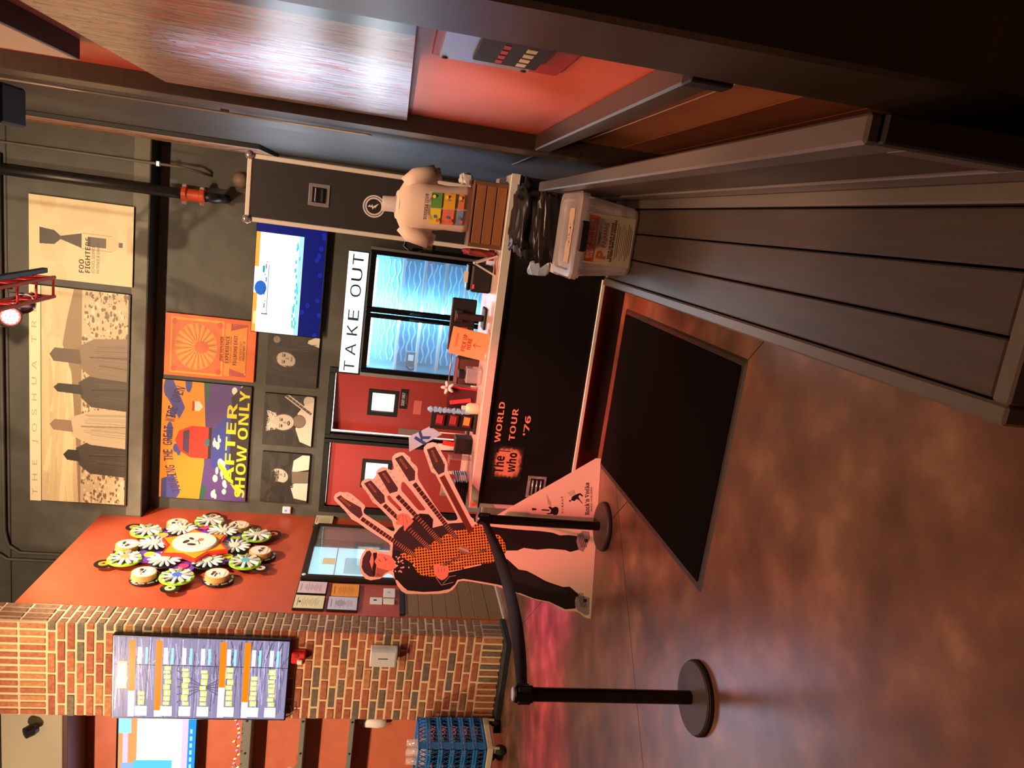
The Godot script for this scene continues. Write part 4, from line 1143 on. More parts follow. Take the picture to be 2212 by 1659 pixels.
	part(me, "inset_card", box(Vector3(0.3, 0.17, 0.014), 0.002), M.ink, Vector3(0.02, -0.01, 0.026))
	for k in 8:
		part(me, "printed_row", box(Vector3(0.035, 0.016 if k % 2 else 0.024, 0.002), 0.0), m(col(180, 60, 60), 0.5) if k % 2 else m(col(200, 190, 170), 0.5), Vector3(-0.09 + 0.055 * (k / 2), -0.05 + 0.06 * (k % 2), 0.034))
	for s in [[-1, 1], [1, 1], [-1, -1], [1, -1]]:
		part(me, "rivet", lathe(disc(0.008, 0.004, 0.001), 10), M.ink, Vector3(s[0] * 0.215, 0.035 + s[1] * 0.11, 0.021), Basis(Vector3.RIGHT, PI / 2))
	# roller shades beyond the post
	for k in 2:
		var z1 := zf - 0.26 - 1.0 * k
		var z0 := z1 - 0.92
		var sh := thing("roller_shade", ["dark roller shade with a long bead chain beside the divider post", "dark roller shade with a short bead chain behind the first shade"][k], "shade", Vector3(0.5, 0, 0), "roller shades")
		part(sh, "fabric", box(Vector3(0.008, 4.6, z1 - z0), 0.0), m([col(66, 58, 62), col(60, 56, 54)][k], 0.55), Vector3(-0.02, 3.1, (z0 + z1) * 0.5))
		part(sh, "roller", tube([Vector3(-0.06, 5.45, z0), Vector3(-0.06, 5.45, z1)], 0.05, 14), M.black_metal)
		part(sh, "bottom_bar", box(Vector3(0.022, 0.035, z1 - z0), 0.004), M.black_metal, Vector3(-0.02, 0.8, (z0 + z1) * 0.5))
		var zc := z1 - 0.03
		var low: float = [2.02, 1.86][k]
		var path: Array = []
		for q in 9: path.append(Vector3(-0.05, low + 0.03 - 0.03 * sin(PI * q / 8.0), zc - 0.06 * q / 8.0))
		path.push_front(Vector3(-0.05, 5.4, zc))
		path.append(Vector3(-0.05, 5.4, zc - 0.06))
		part(sh, "bead_chain", tube(path, 0.0045, 6, false), m(col(170, 160, 146), 0.4))
		part(sh, "chain_clip", box(Vector3(0.02, 0.05, 0.02), 0.003), m(col(150, 142, 130), 0.4), Vector3(-0.04, 3.1 - 0.35 * k, zc - 0.03))
	# picture seen edge-on near the back corner
	var es := thing("side_picture", "long painted picture on the side wall seen almost edge-on near the back", "painting", Vector3(0.5, 4.6, -9.05))
	es.basis = ON_RIGHT
	part(es, "board", box(Vector3(1.3, 2.9, 0.05), 0.004), M.black, Vector3(0, 0, 0.025))
	var ep := Pic.new(120, 260, col(226, 190, 160))
	for k in 90: ep.line(Vector2(g.randf(), g.randf()), Vector2(g.randf(), g.randf()), 0.03, [col(230, 200, 170), col(214, 160, 120), col(226, 170, 70), col(186, 110, 90), col(110, 60, 70)][g.randi() % 5])
	part(es, "print", sheet(1.29, 2.89), print_mat(ep.tex(), 0.5), Vector3(0, 0, 0.0508))
	var pj := pz(25, 208, -4.3)
	var sp := thing("hanging_speaker", "black box speaker hanging high beside the roller shades", "speaker", Vector3(0.27, pj.y + 0.26, -4.35))
	part(sp, "cabinet", box(Vector3(0.2, 0.5, 0.26), 0.012), M.black)
	part(sp, "grille", box(Vector3(0.17, 0.46, 0.01), 0.004), m(col(14, 14, 16), 0.8), Vector3(0, 0, 0.132))
	part(sp, "hanger", tube([Vector3(0, 0.24, 0), Vector3(0, 7.2 - sp.position.y, 0)], 0.012, 8), M.black_metal)
	build_bench()

func build_bench() -> void:
	var z0 := -4.07
	var z1 := -1.2
	var x0 := -0.25
	var x1 := 0.225
	var h := 0.45
	var t := thing("waiting_bench", "long dark grey wooden bench with plank seat and panelled back", "bench", Vector3(0, 0, 0))
	block(t, "front_rail", Vector3(x0, h - 0.06, z0), Vector3(x0 + 0.042, h, z1), M.trim, 0.006)
	block(t, "rear_rail", Vector3(x1 - 0.045, h - 0.06, z0), Vector3(x1, h, z1), M.trim, 0.005)
	block(t, "end_rail", Vector3(x0 + 0.042, h - 0.06, z1 - 0.045), Vector3(x1 - 0.045, h, z1), M.trim, 0.005)
	block(t, "end_rail", Vector3(x0 + 0.042, h - 0.06, z0), Vector3(x1 - 0.045, h, z0 + 0.045), M.trim, 0.005)
	var xs := [x0 + 0.045, -0.079, 0.053, x1 - 0.048]
	for k in 3:
		block(t, "plank", Vector3(xs[k] + 0.002, h - 0.035, z0 + 0.048), Vector3(xs[k + 1] - 0.004, h - 0.004, z1 - 0.048), M.seat_wood, 0.004)
	block(t, "seat_base", Vector3(x0 + 0.03, 0.06, z0 + 0.02), Vector3(x1 - 0.01, h - 0.062, z1 - 0.02), M.black, 0.004)
	block(t, "toe_board", Vector3(x0 + 0.07, 0.0, z0 + 0.04), Vector3(x1 - 0.02, 0.06, z1 - 0.04), M.black, 0.0)
	# back
	block(t, "back_panel", Vector3(x1 + 0.004, 0.3, z0), Vector3(x1 + 0.03, 0.872, z1 + 0.03), M.dark_wood, 0.004)
	block(t, "top_cap", Vector3(x1 - 0.012, 0.872, z0), Vector3(x1 + 0.04, 0.9, z1 + 0.035), M.trim, 0.006)
	block(t, "lower_rail", Vector3(x1 - 0.006, 0.47, z0), Vector3(x1 + 0.004, 0.56, z1 + 0.03), M.trim, 0.003)
	block(t, "upper_rail", Vector3(x1 - 0.006, 0.8, z0), Vector3(x1 + 0.004, 0.872, z1 + 0.03), M.trim, 0.003)
	for z in [z0, z1 - 0.05]: block(t, "back_stile", Vector3(x1 - 0.006, 0.56, z), Vector3(x1 + 0.004, 0.8, z + 0.08), M.trim, 0.003)
	block(t, "back_end", Vector3(x1 - 0.008, 0.0, z1 + 0.012), Vector3(x1 + 0.042, 0.872, z1 + 0.045), M.black, 0.004)

# ================================================================ bar
func build_bar() -> void:
	var xl := pz(1040, 1094, BAR).x
	var xr := 0.34
	var depth := 0.78
	var t := thing("road_case_bar", "black road case style bar with aluminium edges and painted band stencils", "bar", Vector3(0, 0, BAR))
	var w := xr - xl
	var cx := (xl + xr) * 0.5
	part(t, "front_panel", box(Vector3(w, TOP - 0.08 - 0.19, 0.02), 0.0), M.laminate, Vector3(cx, 0.19 + (TOP - 0.08 - 0.19) * 0.5, -0.012))
	part(t, "end_panel", box(Vector3(0.02, TOP - 0.08, depth - 0.02), 0.0), M.laminate, Vector3(xl + 0.012, (TOP - 0.08) * 0.5, -depth * 0.5 - 0.012))
	part(t, "worktop", box(Vector3(w + 0.01, 0.03, depth), 0.004), m(col(196, 184, 168), 0.3), Vector3(cx, TOP - 0.015, -depth * 0.5 + 0.01))
	part(t, "top_edge", box(Vector3(w + 0.02, 0.062, 0.012), 0.003), M.alu, Vector3(cx, TOP - 0.031, 0.014))
	part(t, "top_edge", box(Vector3(0.012, 0.062, depth), 0.003), M.alu, Vector3(xl - 0.006, TOP - 0.031, -depth * 0.5 + 0.008))
	part(t, "edge_tongue", box(Vector3(w + 0.01, 0.012, 0.014), 0.003), M.black_metal, Vector3(cx, TOP - 0.07, 0.006))
	part(t, "bottom_edge", box(Vector3(w + 0.01, 0.026, 0.016), 0.003), M.alu, Vector3(cx, 0.186, 0.004))
	part(t, "corner_edge", box(Vector3(0.03, TOP - 0.26, 0.016), 0.003), M.alu, Vector3(xl + 0.012, 0.2 + (TOP - 0.26) * 0.5, 0.002))
	part(t, "toe_kick", box(Vector3(w - 0.04, 0.172, 0.02), 0.0), M.laminate, Vector3(cx + 0.02, 0.086, -0.06))
	part(t, "back_frame", box(Vector3(w - 0.04, TOP - 0.04, 0.02), 0.0), M.laminate, Vector3(cx, (TOP - 0.04) * 0.5, -depth + 0.03))
	for x in [xl + 0.012, xr - 0.02]:
		part(t, "corner_ball", lathe([Vector2(0.0, -0.025), Vector2(0.02, -0.018), Vector2(0.028, 0.0), Vector2(0.02, 0.018), Vector2(0.0, 0.025)], 14, true), M.chrome, Vector3(x, 0.186, 0.0))
	var led := part(t, "red_light_strip", box(Vector3(w - 0.1, 0.008, 0.012), 0.0), glow(col(255, 40, 24), 0.6), Vector3(cx, 0.165, -0.042))
	lamp_area(t, led.position + Vector3(0, -0.006, 0.004), Vector3(0, -1, 0.12), Vector2(w - 0.1, 0.012), col(255, 46, 26), 0.28)
	# sprayed stencils
	var rc := zrect(1058, 1034, 1135, 965, BAR)
	var p := Pic.new(200, 200, col(16, 16, 17))
	var n := FastNoiseLite.new()
	n.seed = 4
	n.frequency = 0.03
	for y in 200:
		for x in 200:
			var dx := absf(x - 100.0) / 100.0
			var dy := absf(y - 100.0) / 100.0
			var d := pow(pow(dx, 4.0) + pow(dy, 4.0), 0.25) + 0.14 * n.get_noise_2d(x, y) + rng.randf_range(-0.06, 0.06)
			p.im.set_pixel(x, y, col(212, 142, 112).lerp(col(16, 16, 17), smoothstep(0.66, 0.96, d)))
	part(t, "spray_patch", sheet(rc[1], rc[2]), print_mat(p.tex(), 0.5), Vector3(rc[0].x, rc[0].y, 0.0002))
	var ink := m(col(14, 12, 12), 0.5)
	var spray := m(col(218, 150, 124), 0.5)
	var q := pz(1077, 1003, BAR)
	words(t, "The", Vector3(q.x, q.y, 0.001), Basis.IDENTITY, 0.075, ink, 0.13)
	q = pz(1104, 999, BAR)
	words(t, "who", Vector3(q.x, q.y, 0.001), Basis.IDENTITY, 0.07, ink, 0.15)
	q = pz(1085, 974, BAR)
	part(t, "arrow", prism(PackedVector2Array([Vector2(-0.003, -0.06), Vector2(0.003, -0.06), Vector2(0.003, 0.03), Vector2(0.018, 0.02), Vector2(0.0, 0.055), Vector2(-0.018, 0.02), Vector2(-0.003, 0.03)]), 0.001), ink, Vector3(q.x, q.y, 0.002))
	for e in [["WORLD", 1062, 955, 1097, 869], ["TOUR", 1093, 951, 1126, 883], ["'76", 1124, 940, 1153, 899]]:
		var a := pz(e[1] + 4, e[2], BAR)
		var b := pz(e[3] - 4, e[4], BAR)
		words(t, e[0], Vector3((a.x + b.x) * 0.5, (a.y + b.y) * 0.5, 0.001), Basis.IDENTITY, absf(a.y - b.y) * 0.82, spray, absf(b.x - a.x))
	q = pz(1158, 1052, BAR)
	var hd := part(t, "recessed_handle", box(Vector3(0.17, 0.14, 0.006), 0.002), M.chrome, Vector3(q.x, q.y, 0.002))
	part(hd, "dish", box(Vector3(0.13, 0.1, 0.004), 0.001), M.black_metal, Vector3(0, 0, 0.004))
	for k in 3: part(hd, "bar_grip", tube([Vector3(-0.055, 0.03 - 0.03 * k, 0.01), Vector3(0.055, 0.03 - 0.03 * k, 0.01)], 0.007, 8), M.chrome)

# ================================================================ things on and beside the bar
func build_bar_things() -> void:
	# tall road case lid standing at the right end
	var z := BAR - 0.72
	var r := zrect(534, 470, 545, 328, z)
	var tl := pz(532, 471, z)
	var tr := pz(538, 329, z)
	var top := (tl.y + tr.y) * 0.5
	var bl := pz(1030, 543, z)
	var x0 := (tl.x + bl.x) * 0.5
	var x1 := tr.x - 0.01
	var t := thing("road_case_panel", "tall black road case panel with aluminium edges standing on the bar end", "panel", Vector3((x0 + x1) * 0.5, TOP, z))
	var h := top - TOP
	var w := x1 - x0
	part(t, "panel", box(Vector3(w, h, 0.03), 0.002), m(col(34, 34, 35), 0.55), Vector3(0, h * 0.5, 0))
	for s in [-1.0, 1.0]: part(t, "side_edge", box(Vector3(0.034, h, 0.042), 0.005), M.alu, Vector3(s * (w * 0.5 - 0.01), h * 0.5, 0.0))
	part(t, "top_edge", box(Vector3(w, 0.034, 0.042), 0.005), M.alu, Vector3(0, h - 0.01, 0.0))
	for s in [-1.0, 1.0]: part(t, "ball_corner", lathe([Vector2(0.0, -0.034), Vector2(0.024, -0.024), Vector2(0.034, 0.0), Vector2(0.024, 0.024), Vector2(0.0, 0.034)], 14, true), M.chrome, Vector3(s * (w * 0.5 - 0.008), h - 0.008, 0.012))
	var q := pz(690, 422, z)
	var hd := part(t, "recessed_handle", box(Vector3(0.16, 0.15, 0.01), 0.004), M.chrome, Vector3(q.x - t.position.x, q.y - TOP, 0.017))
	part(hd, "dish", box(Vector3(0.11, 0.1, 0.006), 0.002), m(col(110, 114, 122), 0.2, 1.0), Vector3(0, 0, 0.005))
	part(hd, "grip", box(Vector3(0.1, 0.022, 0.02), 0.006), M.ink, Vector3(0, -0.025, 0.015)); part(hd, "hinge_bar", box(Vector3(0.1, 0.012, 0.014), 0.004), M.chrome, Vector3(0, 0.025, 0.012))
	q = pz(808, 446, z)
	var sk := part(t, "round_sticker", lathe(disc(0.082, 0.002, 0.0005), 36), m(col(214, 210, 212), 0.5), Vector3(q.x - t.position.x, q.y - TOP, 0.0155), Basis(Vector3.RIGHT, PI / 2))
	part(sk, "ring", lathe([Vector2(0.066, 0.002), Vector2(0.066, 0.003), Vector2(0.071, 0.003), Vector2(0.071, 0.002)], 36), M.ink)
	part(sk, "dark_disc", lathe(disc(0.054, 0.0032, 0.0005), 30), M.ink)
	part(sk, "bolt", prism(PackedVector2Array([Vector2(0.012, 0.045), Vector2(0.022, 0.022), Vector2(0.008, 0.026), Vector2(0.018, 0.004), Vector2(0.002, 0.01), Vector2(0.01, -0.042), Vector2(-0.016, 0.0), Vector2(-0.004, -0.004), Vector2(-0.018, 0.018), Vector2(-0.002, 0.016)]), 0.001), M.white, Vector3(0, 0.0045, 0), Basis(Vector3.RIGHT, -PI / 2) * Basis(Vector3(0, 0, 1), 0.4))
	# wooden crate
	var cz := -5.0
	var ca := pz(1012, 532, cz)
	var cb := pz(1095, 398, cz)
	var ch: float = maxf(ca.y - TOP - 0.004, 0.2)
	var cw := cb.x - ca.x
	var c := thing("wooden_crate", "orange brown slatted wooden crate on the bar under the mannequin", "crate", Vector3((ca.x + cb.x) * 0.5, TOP, cz - 0.13))
	for s in [-1.0, 1.0]:
		for k in 3:
			part(c, "slat", box(Vector3(cw - 0.03, ch * 0.29, 0.01), 0.002), M.wood_crate, Vector3(0, ch * (0.18 + 0.32 * k), s * 0.125))
		for e in [-1.0, 1.0]: part(c, "post", box(Vector3(0.032, ch, 0.025), 0.003), m(col(112, 74, 50), 0.6), Vector3(s * (cw * 0.5 - 0.016), ch * 0.5, e * 0.118))
		part(c, "end_board", box(Vector3(0.014, ch, 0.22), 0.002), M.wood_crate, Vector3(s * (cw * 0.5 - 0.007), ch * 0.5, 0))
	part(c, "floor_board", box(Vector3(cw - 0.03, 0.01, 0.24), 0.002), M.wood_crate, Vector3(0, 0.012, 0))
	part(c, "top_board", box(Vector3(cw, 0.012, 0.26), 0.002), m(col(112, 74, 50), 0.6), Vector3(0, ch + 0.006, 0))
	build_mannequin(TOP + ch + 0.013, cz - 0.13)
	# cloth and bags tucked round the crate
	var rc := thing("red_cloth", "crumpled dark red cloth hanging beside the crate", "cloth", Vector3(ca.x - 0.04, TOP + ch * 0.5, cz - 0.12))
	part(rc, "folds", crumple(Vector3(0.06, 0.26, 0.12), 31, 14), m(col(150, 52, 56), 0.7))
	rc.position.y = TOP + 0.13
	var wcp := pz(1000, 397, cz)
	var wc := thing("white_bag", "small crumpled white plastic bag beside the shirt hem", "bag", Vector3(cb.x + 0.0, TOP + ch + 0.013 + 0.052, cz - 0.1))
	part(wc, "film", crumple(Vector3(0.09, 0.1, 0.1), 32, 12), m(col(206, 200, 200), 0.4))
	# black case with bags between bench and bar
	var sc := thing("low_road_case", "low black road case with pale edges between the bench and the bar", "case", Vector3(0.03, 0, -4.5))
	part(sc, "body", box(Vector3(0.52, 0.7, 0.62), 0.006), M.laminate, Vector3(0, 0.35, 0))
	for y in [0.62, 0.69]: part(sc, "edge_strip", box(Vector3(0.526, 0.022, 0.626), 0.004), m(col(206, 200, 184), 0.4), Vector3(0, y, 0))
	var bg := thing("black_bin_bag", "crumpled black plastic bin bag lying on the low road case", "bag", Vector3(0.06, 0.7 + 0.135, -4.5))
	part(bg, "film", crumple(Vector3(0.5, 0.27, 0.44), 33, 26), m(col(30, 25, 24), 0.35))
	var sl := part(bg, "hanging_fold", crumple(Vector3(0.5, 0.22, 0.06), 36, 18), m(col(42, 36, 32), 0.35), Vector3(-0.02, -0.07, 0.29))
	var bp := thing("blue_paper", "folded pale blue paper sticking out beside the black bag", "paper", Vector3(-0.24, 0.9, -4.6))
	part(bp, "sheet", crumple(Vector3(0.1, 0.14, 0.05), 34, 8), m(col(170, 190, 214), 0.6))
	bp.position = Vector3(-0.225, 0.7 + 0.075, -4.4)
	build_counter_devices()

func crumple(s: Vector3, sd: int, n: int) -> ArrayMesh:   # wrinkled closed form
	var nz := FastNoiseLite.new()
	nz.seed = sd
	nz.frequency = 1.1
	var st := start(n > 20)
	var pt := func(i: int, k: int) -> Vector3:
		var t := PI * i / n
		var a := TAU * (k % n) / n
		var d := Vector3(sin(t) * cos(a), cos(t), sin(t) * sin(a))
		var q := Vector3(signf(d.x) * pow(absf(d.x), 0.6), signf(d.y) * pow(absf(d.y), 0.6), signf(d.z) * pow(absf(d.z), 0.6))
		var f := 0.86 + 0.28 * nz.get_noise_3d(d.x * 2.0, d.y * 2.0, d.z * 2.0) + 0.12 * absf(nz.get_noise_3d(d.x * 7.0, d.y * 5.0, d.z * 7.0))
		return Vector3(q.x * s.x, q.y * s.y, q.z * s.z) * 0.5 * f
	for i in n:
		for k in n:
			quad(st, pt.call(i, k), pt.call(i, k + 1), pt.call(i + 1, k + 1), pt.call(i + 1, k))
	return done(st)

func build_mannequin(base: float, z: float) -> void:
	var nb := pz(838, 440, z)     # neck
	var hem := pz(1003, 452, z)
	var dx := nb.x - hem.x
	var hh := nb.y - base
	var t := thing("mannequin_torso", "white mannequin torso in a pale T-shirt with a bright tour print", "mannequin", Vector3(hem.x, base, z))
	var skin := m(col(206, 196, 198), 0.4)
	var shirt := m(col(232, 206, 186), 0.75)
	var C := func(f: float) -> Vector3: return Vector3(dx * f, hh * f, 0)
	part(t, "shirt_body", loft([[C.call(0.0), 0.15, 0.09], [C.call(0.08), 0.155, 0.1], [C.call(0.3), 0.148, 0.1], [C.call(0.55), 0.165, 0.11], [C.call(0.72), 0.185, 0.105], [C.call(0.82), 0.165, 0.09], [C.call(0.88), 0.1, 0.07], [C.call(0.9), 0.075, 0.06]], 24), shirt)
	part(t, "neck", loft([[C.call(0.84), 0.075, 0.06], [C.call(0.93), 0.052, 0.05], [C.call(1.06), 0.05, 0.05], [C.call(1.07), 0.046, 0.046]], 18), skin)
	part(t, "neckline", tube(ringpath(C.call(0.885), 0.088, 0.072, 0.012), 0.008, 6, false), m(col(240, 218, 200), 0.7))
	for s in [-1.0, 1.0]:
		var a: Vector3 = C.call(0.78) + Vector3(s * 0.13, 0, 0)
		var b: Vector3 = C.call(0.46) + Vector3(s * 0.215, 0, 0.02)
		var mid: Vector3 = a.lerp(b, 0.35) + Vector3(s * 0.022, 0.015, 0)
		part(t, "sleeve", tube([a, mid, b], 0.066, 14), shirt)
		part(t, "arm_stump", tube([b + (mid - b) * 0.3, b + (b - mid).normalized() * 0.035], 0.048, 12, true, 0.04), skin)
	# print on the chest: lettering and blocks of colour, laid on the cloth
	var bx: Array = [[-0.06, 0.36, 0.1, 0.13, col(240, 214, 60)], [0.045, 0.36, 0.1, 0.13, col(96, 160, 60)], [-0.06, 0.2, 0.1, 0.14, col(232, 120, 90)], [0.045, 0.2, 0.1, 0.14, col(238, 176, 50)], [-0.06, 0.09, 0.1, 0.07, col(120, 150, 190)], [0.045, 0.09, 0.1, 0.07, col(232, 130, 70)]]
	for e in bx:
		var st := start()
		var f0: float = e[1]
		var f1: float = e[1] + e[3]
		for i in 4:
			for j in 3:
				var v: Array = []
				for k in [[0, 0], [1, 0], [1, 1], [0, 1]]:
					var x: float = e[0] - e[2] * 0.5 + e[2] * (i + k[0]) / 4.0
					var f := lerpf(f0, f1, (j + k[1]) / 3.0)
					v.append(C.call(f) + Vector3(x, 0, 0.107 * sqrt(maxf(0.0, 1.0 - pow(x / 0.16, 2.0))) + 0.003))
				quad(st, v[0], v[1], v[2], v[3])
		var o := part(t, "print_block", done(st), m(e[4], 0.7))
		for k in 3: part(o, "print_blot", lathe(disc(0.012, 0.001, 0.0002), 10), m([col(232, 96, 80), col(90, 120, 180), col(250, 220, 80)][k], 0.7), C.call(f0 + e[3] * (0.25 + 0.25 * k)) + Vector3(e[0] + 0.025 * (k - 1), 0, 0.104), Basis(Vector3.RIGHT, PI / 2))
	words(t, "SUMMER TOUR", C.call(0.545) + Vector3(0, 0, 0.117), Basis.IDENTITY, 0.022, M.ink, 0.17)

func ringpath(c: Vector3, rx: float, rz: float, tilt: float) -> Array:
	var out: Array = []
	for k in 25:
		var a := TAU * k / 24.0
		out.append(c + Vector3(rx * cos(a), -tilt * sin(a), rz * sin(a)))
	return out

func build_counter_devices() -> void:
	# register screen seen from behind
	var z := BAR - 0.42
	var a := pz(968, 755, z)
	var b := pz(1028, 648, z)
	var t := thing("register_screen", "black register screen on an arm stand, seen from behind", "register", Vector3((a.x + b.x) * 0.5, TOP, z))
	var w := b.x - a.x
	part(t, "housing", box(Vector3(w, a.y - b.y + 0.02, 0.035), 0.008), M.black, Vector3(0, (a.y + b.y) * 0.5 - TOP, 0))
	part(t, "stand_arm", box(Vector3(0.05, 0.2, 0.04), 0.008), m(col(50, 32, 34), 0.5), Vector3(0.07, 0.12, 0.045))
	part(t, "stand_head", box(Vector3(0.09, 0.06, 0.035), 0.008), m(col(50, 32, 34), 0.5), Vector3(0.07, 0.2, 0.035))
	part(t, "stand_base", box(Vector3(0.16, 0.02, 0.16), 0.006), M.black, Vector3(0.07, 0.01, 0.02))
	part(t, "label_card", box(Vector3(0.012, 0.05, 0.002), 0.0), m(col(180, 50, 50), 0.5), Vector3(-0.02, 0.15, 0.0185))
	# receipt printer at the right
	z = BAR - 0.4
	a = pz(1030, 630, z)
	b = pz(1075, 575, z)
	t = thing("receipt_printer", "black receipt printer with a red light at the bar's right part", "printer", Vector3((a.x + b.x) * 0.5, TOP, z))
	part(t, "body", box(Vector3(0.2, 0.15, 0.2), 0.014), M.black, Vector3(0, 0.075, 0))
	part(t, "cover", box(Vector3(0.19, 0.03, 0.15), 0.01), M.black_gloss, Vector3(0, 0.162, -0.01))
	part(t, "power_light", box(Vector3(0.03, 0.012, 0.004), 0.001), glow(col(255, 40, 40), 1.4), Vector3(-0.06, 0.13, 0.102))
	part(t, "paper_slip", box(Vector3(0.08, 0.05, 0.002), 0.0), M.white, Vector3(0.0, 0.18, 0.06))
	# white folded stand (triangular)
	z = BAR - 0.16
	a = pz(1046, 552, z)
	a.x -= 0.06
	t = thing("table_tent", "small white folded menu tent beside the printer", "menu tent", Vector3(a.x, TOP, z))
	for s in [-1.0, 1.0]: part(t, "leaf", box(Vector3(0.012, 0.17, 0.1), 0.0), m(col(222, 214, 210), 0.5), Vector3(s * 0.035, 0.083, 0), Basis(Vector3(0, 0, 1), s * 0.42))
	part(t, "foot", box(Vector3(0.14, 0.004, 0.1), 0.0), m(col(222, 140, 120), 0.5), Vector3(0, 0.003, 0))
	var rt := thing("red_tape_roll", "small red roll lying at the bar's right end", "tape", Vector3(a.x + 0.06, TOP, z - 0.2))
	part(rt, "roll", lathe([Vector2(0.02, 0), Vector2(0.04, 0), Vector2(0.04, 0.04), Vector2(0.02, 0.04)], 20), m(col(190, 30, 34), 0.5))
	# orange pick up sign
	z = BAR - 0.1
	a = pz(985, 752, z)
	b = pz(1060, 735, z)
	t = thing("pick_up_sign", "orange acrylic PICK UP HERE sign leaning on the bar", "sign", Vector3((a.x + b.x) * 0.5, TOP, z))
	var acr := m(col(246, 166, 116), 0.3)
	var bs := Basis(Vector3.UP, -0.25) * Basis(Vector3.RIGHT, -0.2) * Basis(Vector3(0, 0, 1), -0.06)
	var sw := 0.21
	var sh := 0.26
	var mid := Vector3(0, sh * 0.5 + 0.006, 0)
	var pl := part(t, "plate", box(Vector3(sw, sh, 0.006), 0.002), acr, mid, bs)
	part(t, "foot", box(Vector3(sw, 0.005, 0.1), 0.001), acr, Vector3(0, 0.003, 0.0), Basis(Vector3.UP, -0.25))
	var rd := m(col(176, 44, 34), 0.5)
	words(pl, "DOORDASH", Vector3(0.01, sh * 0.33, 0.003), Basis.IDENTITY, 0.014, rd, 0.1, false)
	words(pl, "PICK UP", Vector3(0, sh * 0.12, 0.003), Basis.IDENTITY, 0.03, rd, 0.13)
	words(pl, "HERE", Vector3(0, sh * -0.02, 0.003), Basis.IDENTITY, 0.03, rd, 0.085)
	part(pl, "arrow", prism(PackedVector2Array([Vector2(-0.002, -0.03), Vector2(0.002, -0.03), Vector2(0.002, 0.022), Vector2(0.016, 0.008), Vector2(0.018, 0.012), Vector2(0.0, 0.03), Vector2(-0.018, 0.012), Vector2(-0.016, 0.008), Vector2(-0.002, 0.022)]), 0.001), rd, Vector3(0, -sh * 0.24, 0.0045))
	# clear acrylic screen with a small white bow ornament on a rod
	z = BAR - 0.3
	a = pz(968, 832, z)
	t = thing("flower_rod", "thin rod with a small white flower ornament on the bar", "ornament", Vector3(a.x, TOP, z))
	part(t, "rod", tube([Vector3(0.27, a.y - TOP, 0), Vector3(-0.02, a.y - TOP, 0)], 0.005, 8), m(col(150, 160, 170), 0.3, 0.8))
	part(t, "post", tube([Vector3(0, 0, 0), Vector3(0, a.y - TOP, 0)], 0.004, 8), m(col(150, 160, 170), 0.3, 0.8))
	for k in 5:
		var an := TAU * k / 5.0
		part(t, "petal", lathe([Vector2(0, 0), Vector2(0.014, 0.02), Vector2(0.01, 0.045), Vector2(0, 0.055)], 10, true), M.white, Vector3(-0.02, a.y - TOP, 0.0), Basis(Vector3(0, 0, 1), an) )
	# clear stacked box of napkins
	z = BAR - 0.2
	a = pz(1040, 812, z)
	t = thing("clear_container", "clear plastic container with black caddy beside the orange sign", "container", Vector3(a.x, TOP, z))
	part(t, "tub", box(Vector3(0.11, 0.12, 0.1), 0.008), pane(col(200, 215, 225), 0.35), Vector3(0, 0.061, 0))
	part(t, "caddy", box(Vector3(0.06, 0.05, 0.07), 0.006), M.ink, Vector3(0.0, 0.15, 0))
	# dark card box behind
	z = BAR - 0.5
	a = pz(1005, 800, z)
	t = thing("cardboard_box", "dark brown cardboard box behind the orange sign", "box", Vector3(a.x, TOP, z))
	part(t, "body", box(Vector3(0.2, 0.16, 0.14), 0.004), m(col(72, 46, 40), 0.7), Vector3(0, 0.08, 0))
	part(t, "flap", box(Vector3(0.2, 0.004, 0.09), 0.001), m(col(84, 54, 46), 0.7), Vector3(0, 0.164, 0.03), Basis(Vector3.RIGHT, 0.2))
	# tilted menu holder
	z = BAR - 0.33
	a = pz(985, 862, z)
	t = thing("menu_holder", "dark red edged menu holder leaning behind the card rack", "menu holder", Vector3(a.x, TOP, z))
	part(t, "back_plate", box(Vector3(0.18, 0.22, 0.012), 0.003), m(col(70, 34, 34), 0.35), Vector3(0, 0.112, 0), Basis(Vector3.RIGHT, -0.15))
	part(t, "red_edge", box(Vector3(0.012, 0.22, 0.02), 0.002), m(col(206, 40, 44), 0.4), Vector3(0.09, 0.112, 0.004), Basis(Vector3.RIGHT, -0.15))
	part(t, "leaflet", box(Vector3(0.03, 0.16, 0.006), 0.001), m(col(214, 70, 74), 0.5), Vector3(-0.01, 0.12, 0.02), Basis(Vector3(0, 0, 1), 0.2))
	# gift card rack with a blue fringe
	z = BAR - 0.2
	a = pz(936, 906, z)
	b = pz(1010, 910, z)
	t = thing("gift_card_rack", "black gift card rack with red cards and pale blue paper fringe", "card rack", Vector3(b.x, TOP, z))
	var rh := a.y - TOP + 0.02
	part(t, "back_board", box(Vector3(0.13, rh, 0.02), 0.003), M.black, Vector3(-0.01, rh * 0.5, 0))
	part(t, "shelf_foot", box(Vector3(0.15, 0.02, 0.12), 0.003), M.black, Vector3(0, 0.01, 0.02))
	for k in 3:
		var cd := part(t, "card_pocket", box(Vector3(0.085, 0.062, 0.012), 0.002), m(col(96, 44, 46), 0.3), Vector3(0.0, rh - 0.07 - 0.1 * k, 0.018), Basis(Vector3(0, 0, 1), -0.08))
		part(cd, "card", box(Vector3(0.062, 0.046, 0.004), 0.001), [m(col(160, 56, 60), 0.4), m(col(150, 62, 62), 0.4), m(col(226, 160, 80), 0.4)][k], Vector3(0.004, 0.006, 0.009))
	for k in 9:
		part(t, "fringe", crumple(Vector3(0.05, 0.05, 0.03), 60 + k, 6), m(col(130, 196, 238), 0.5), Vector3(0.068, 0.055 + rh * (k + 0.5) / 10.0, 0.0), Basis(Vector3(0, 0, 1), k * 0.7))
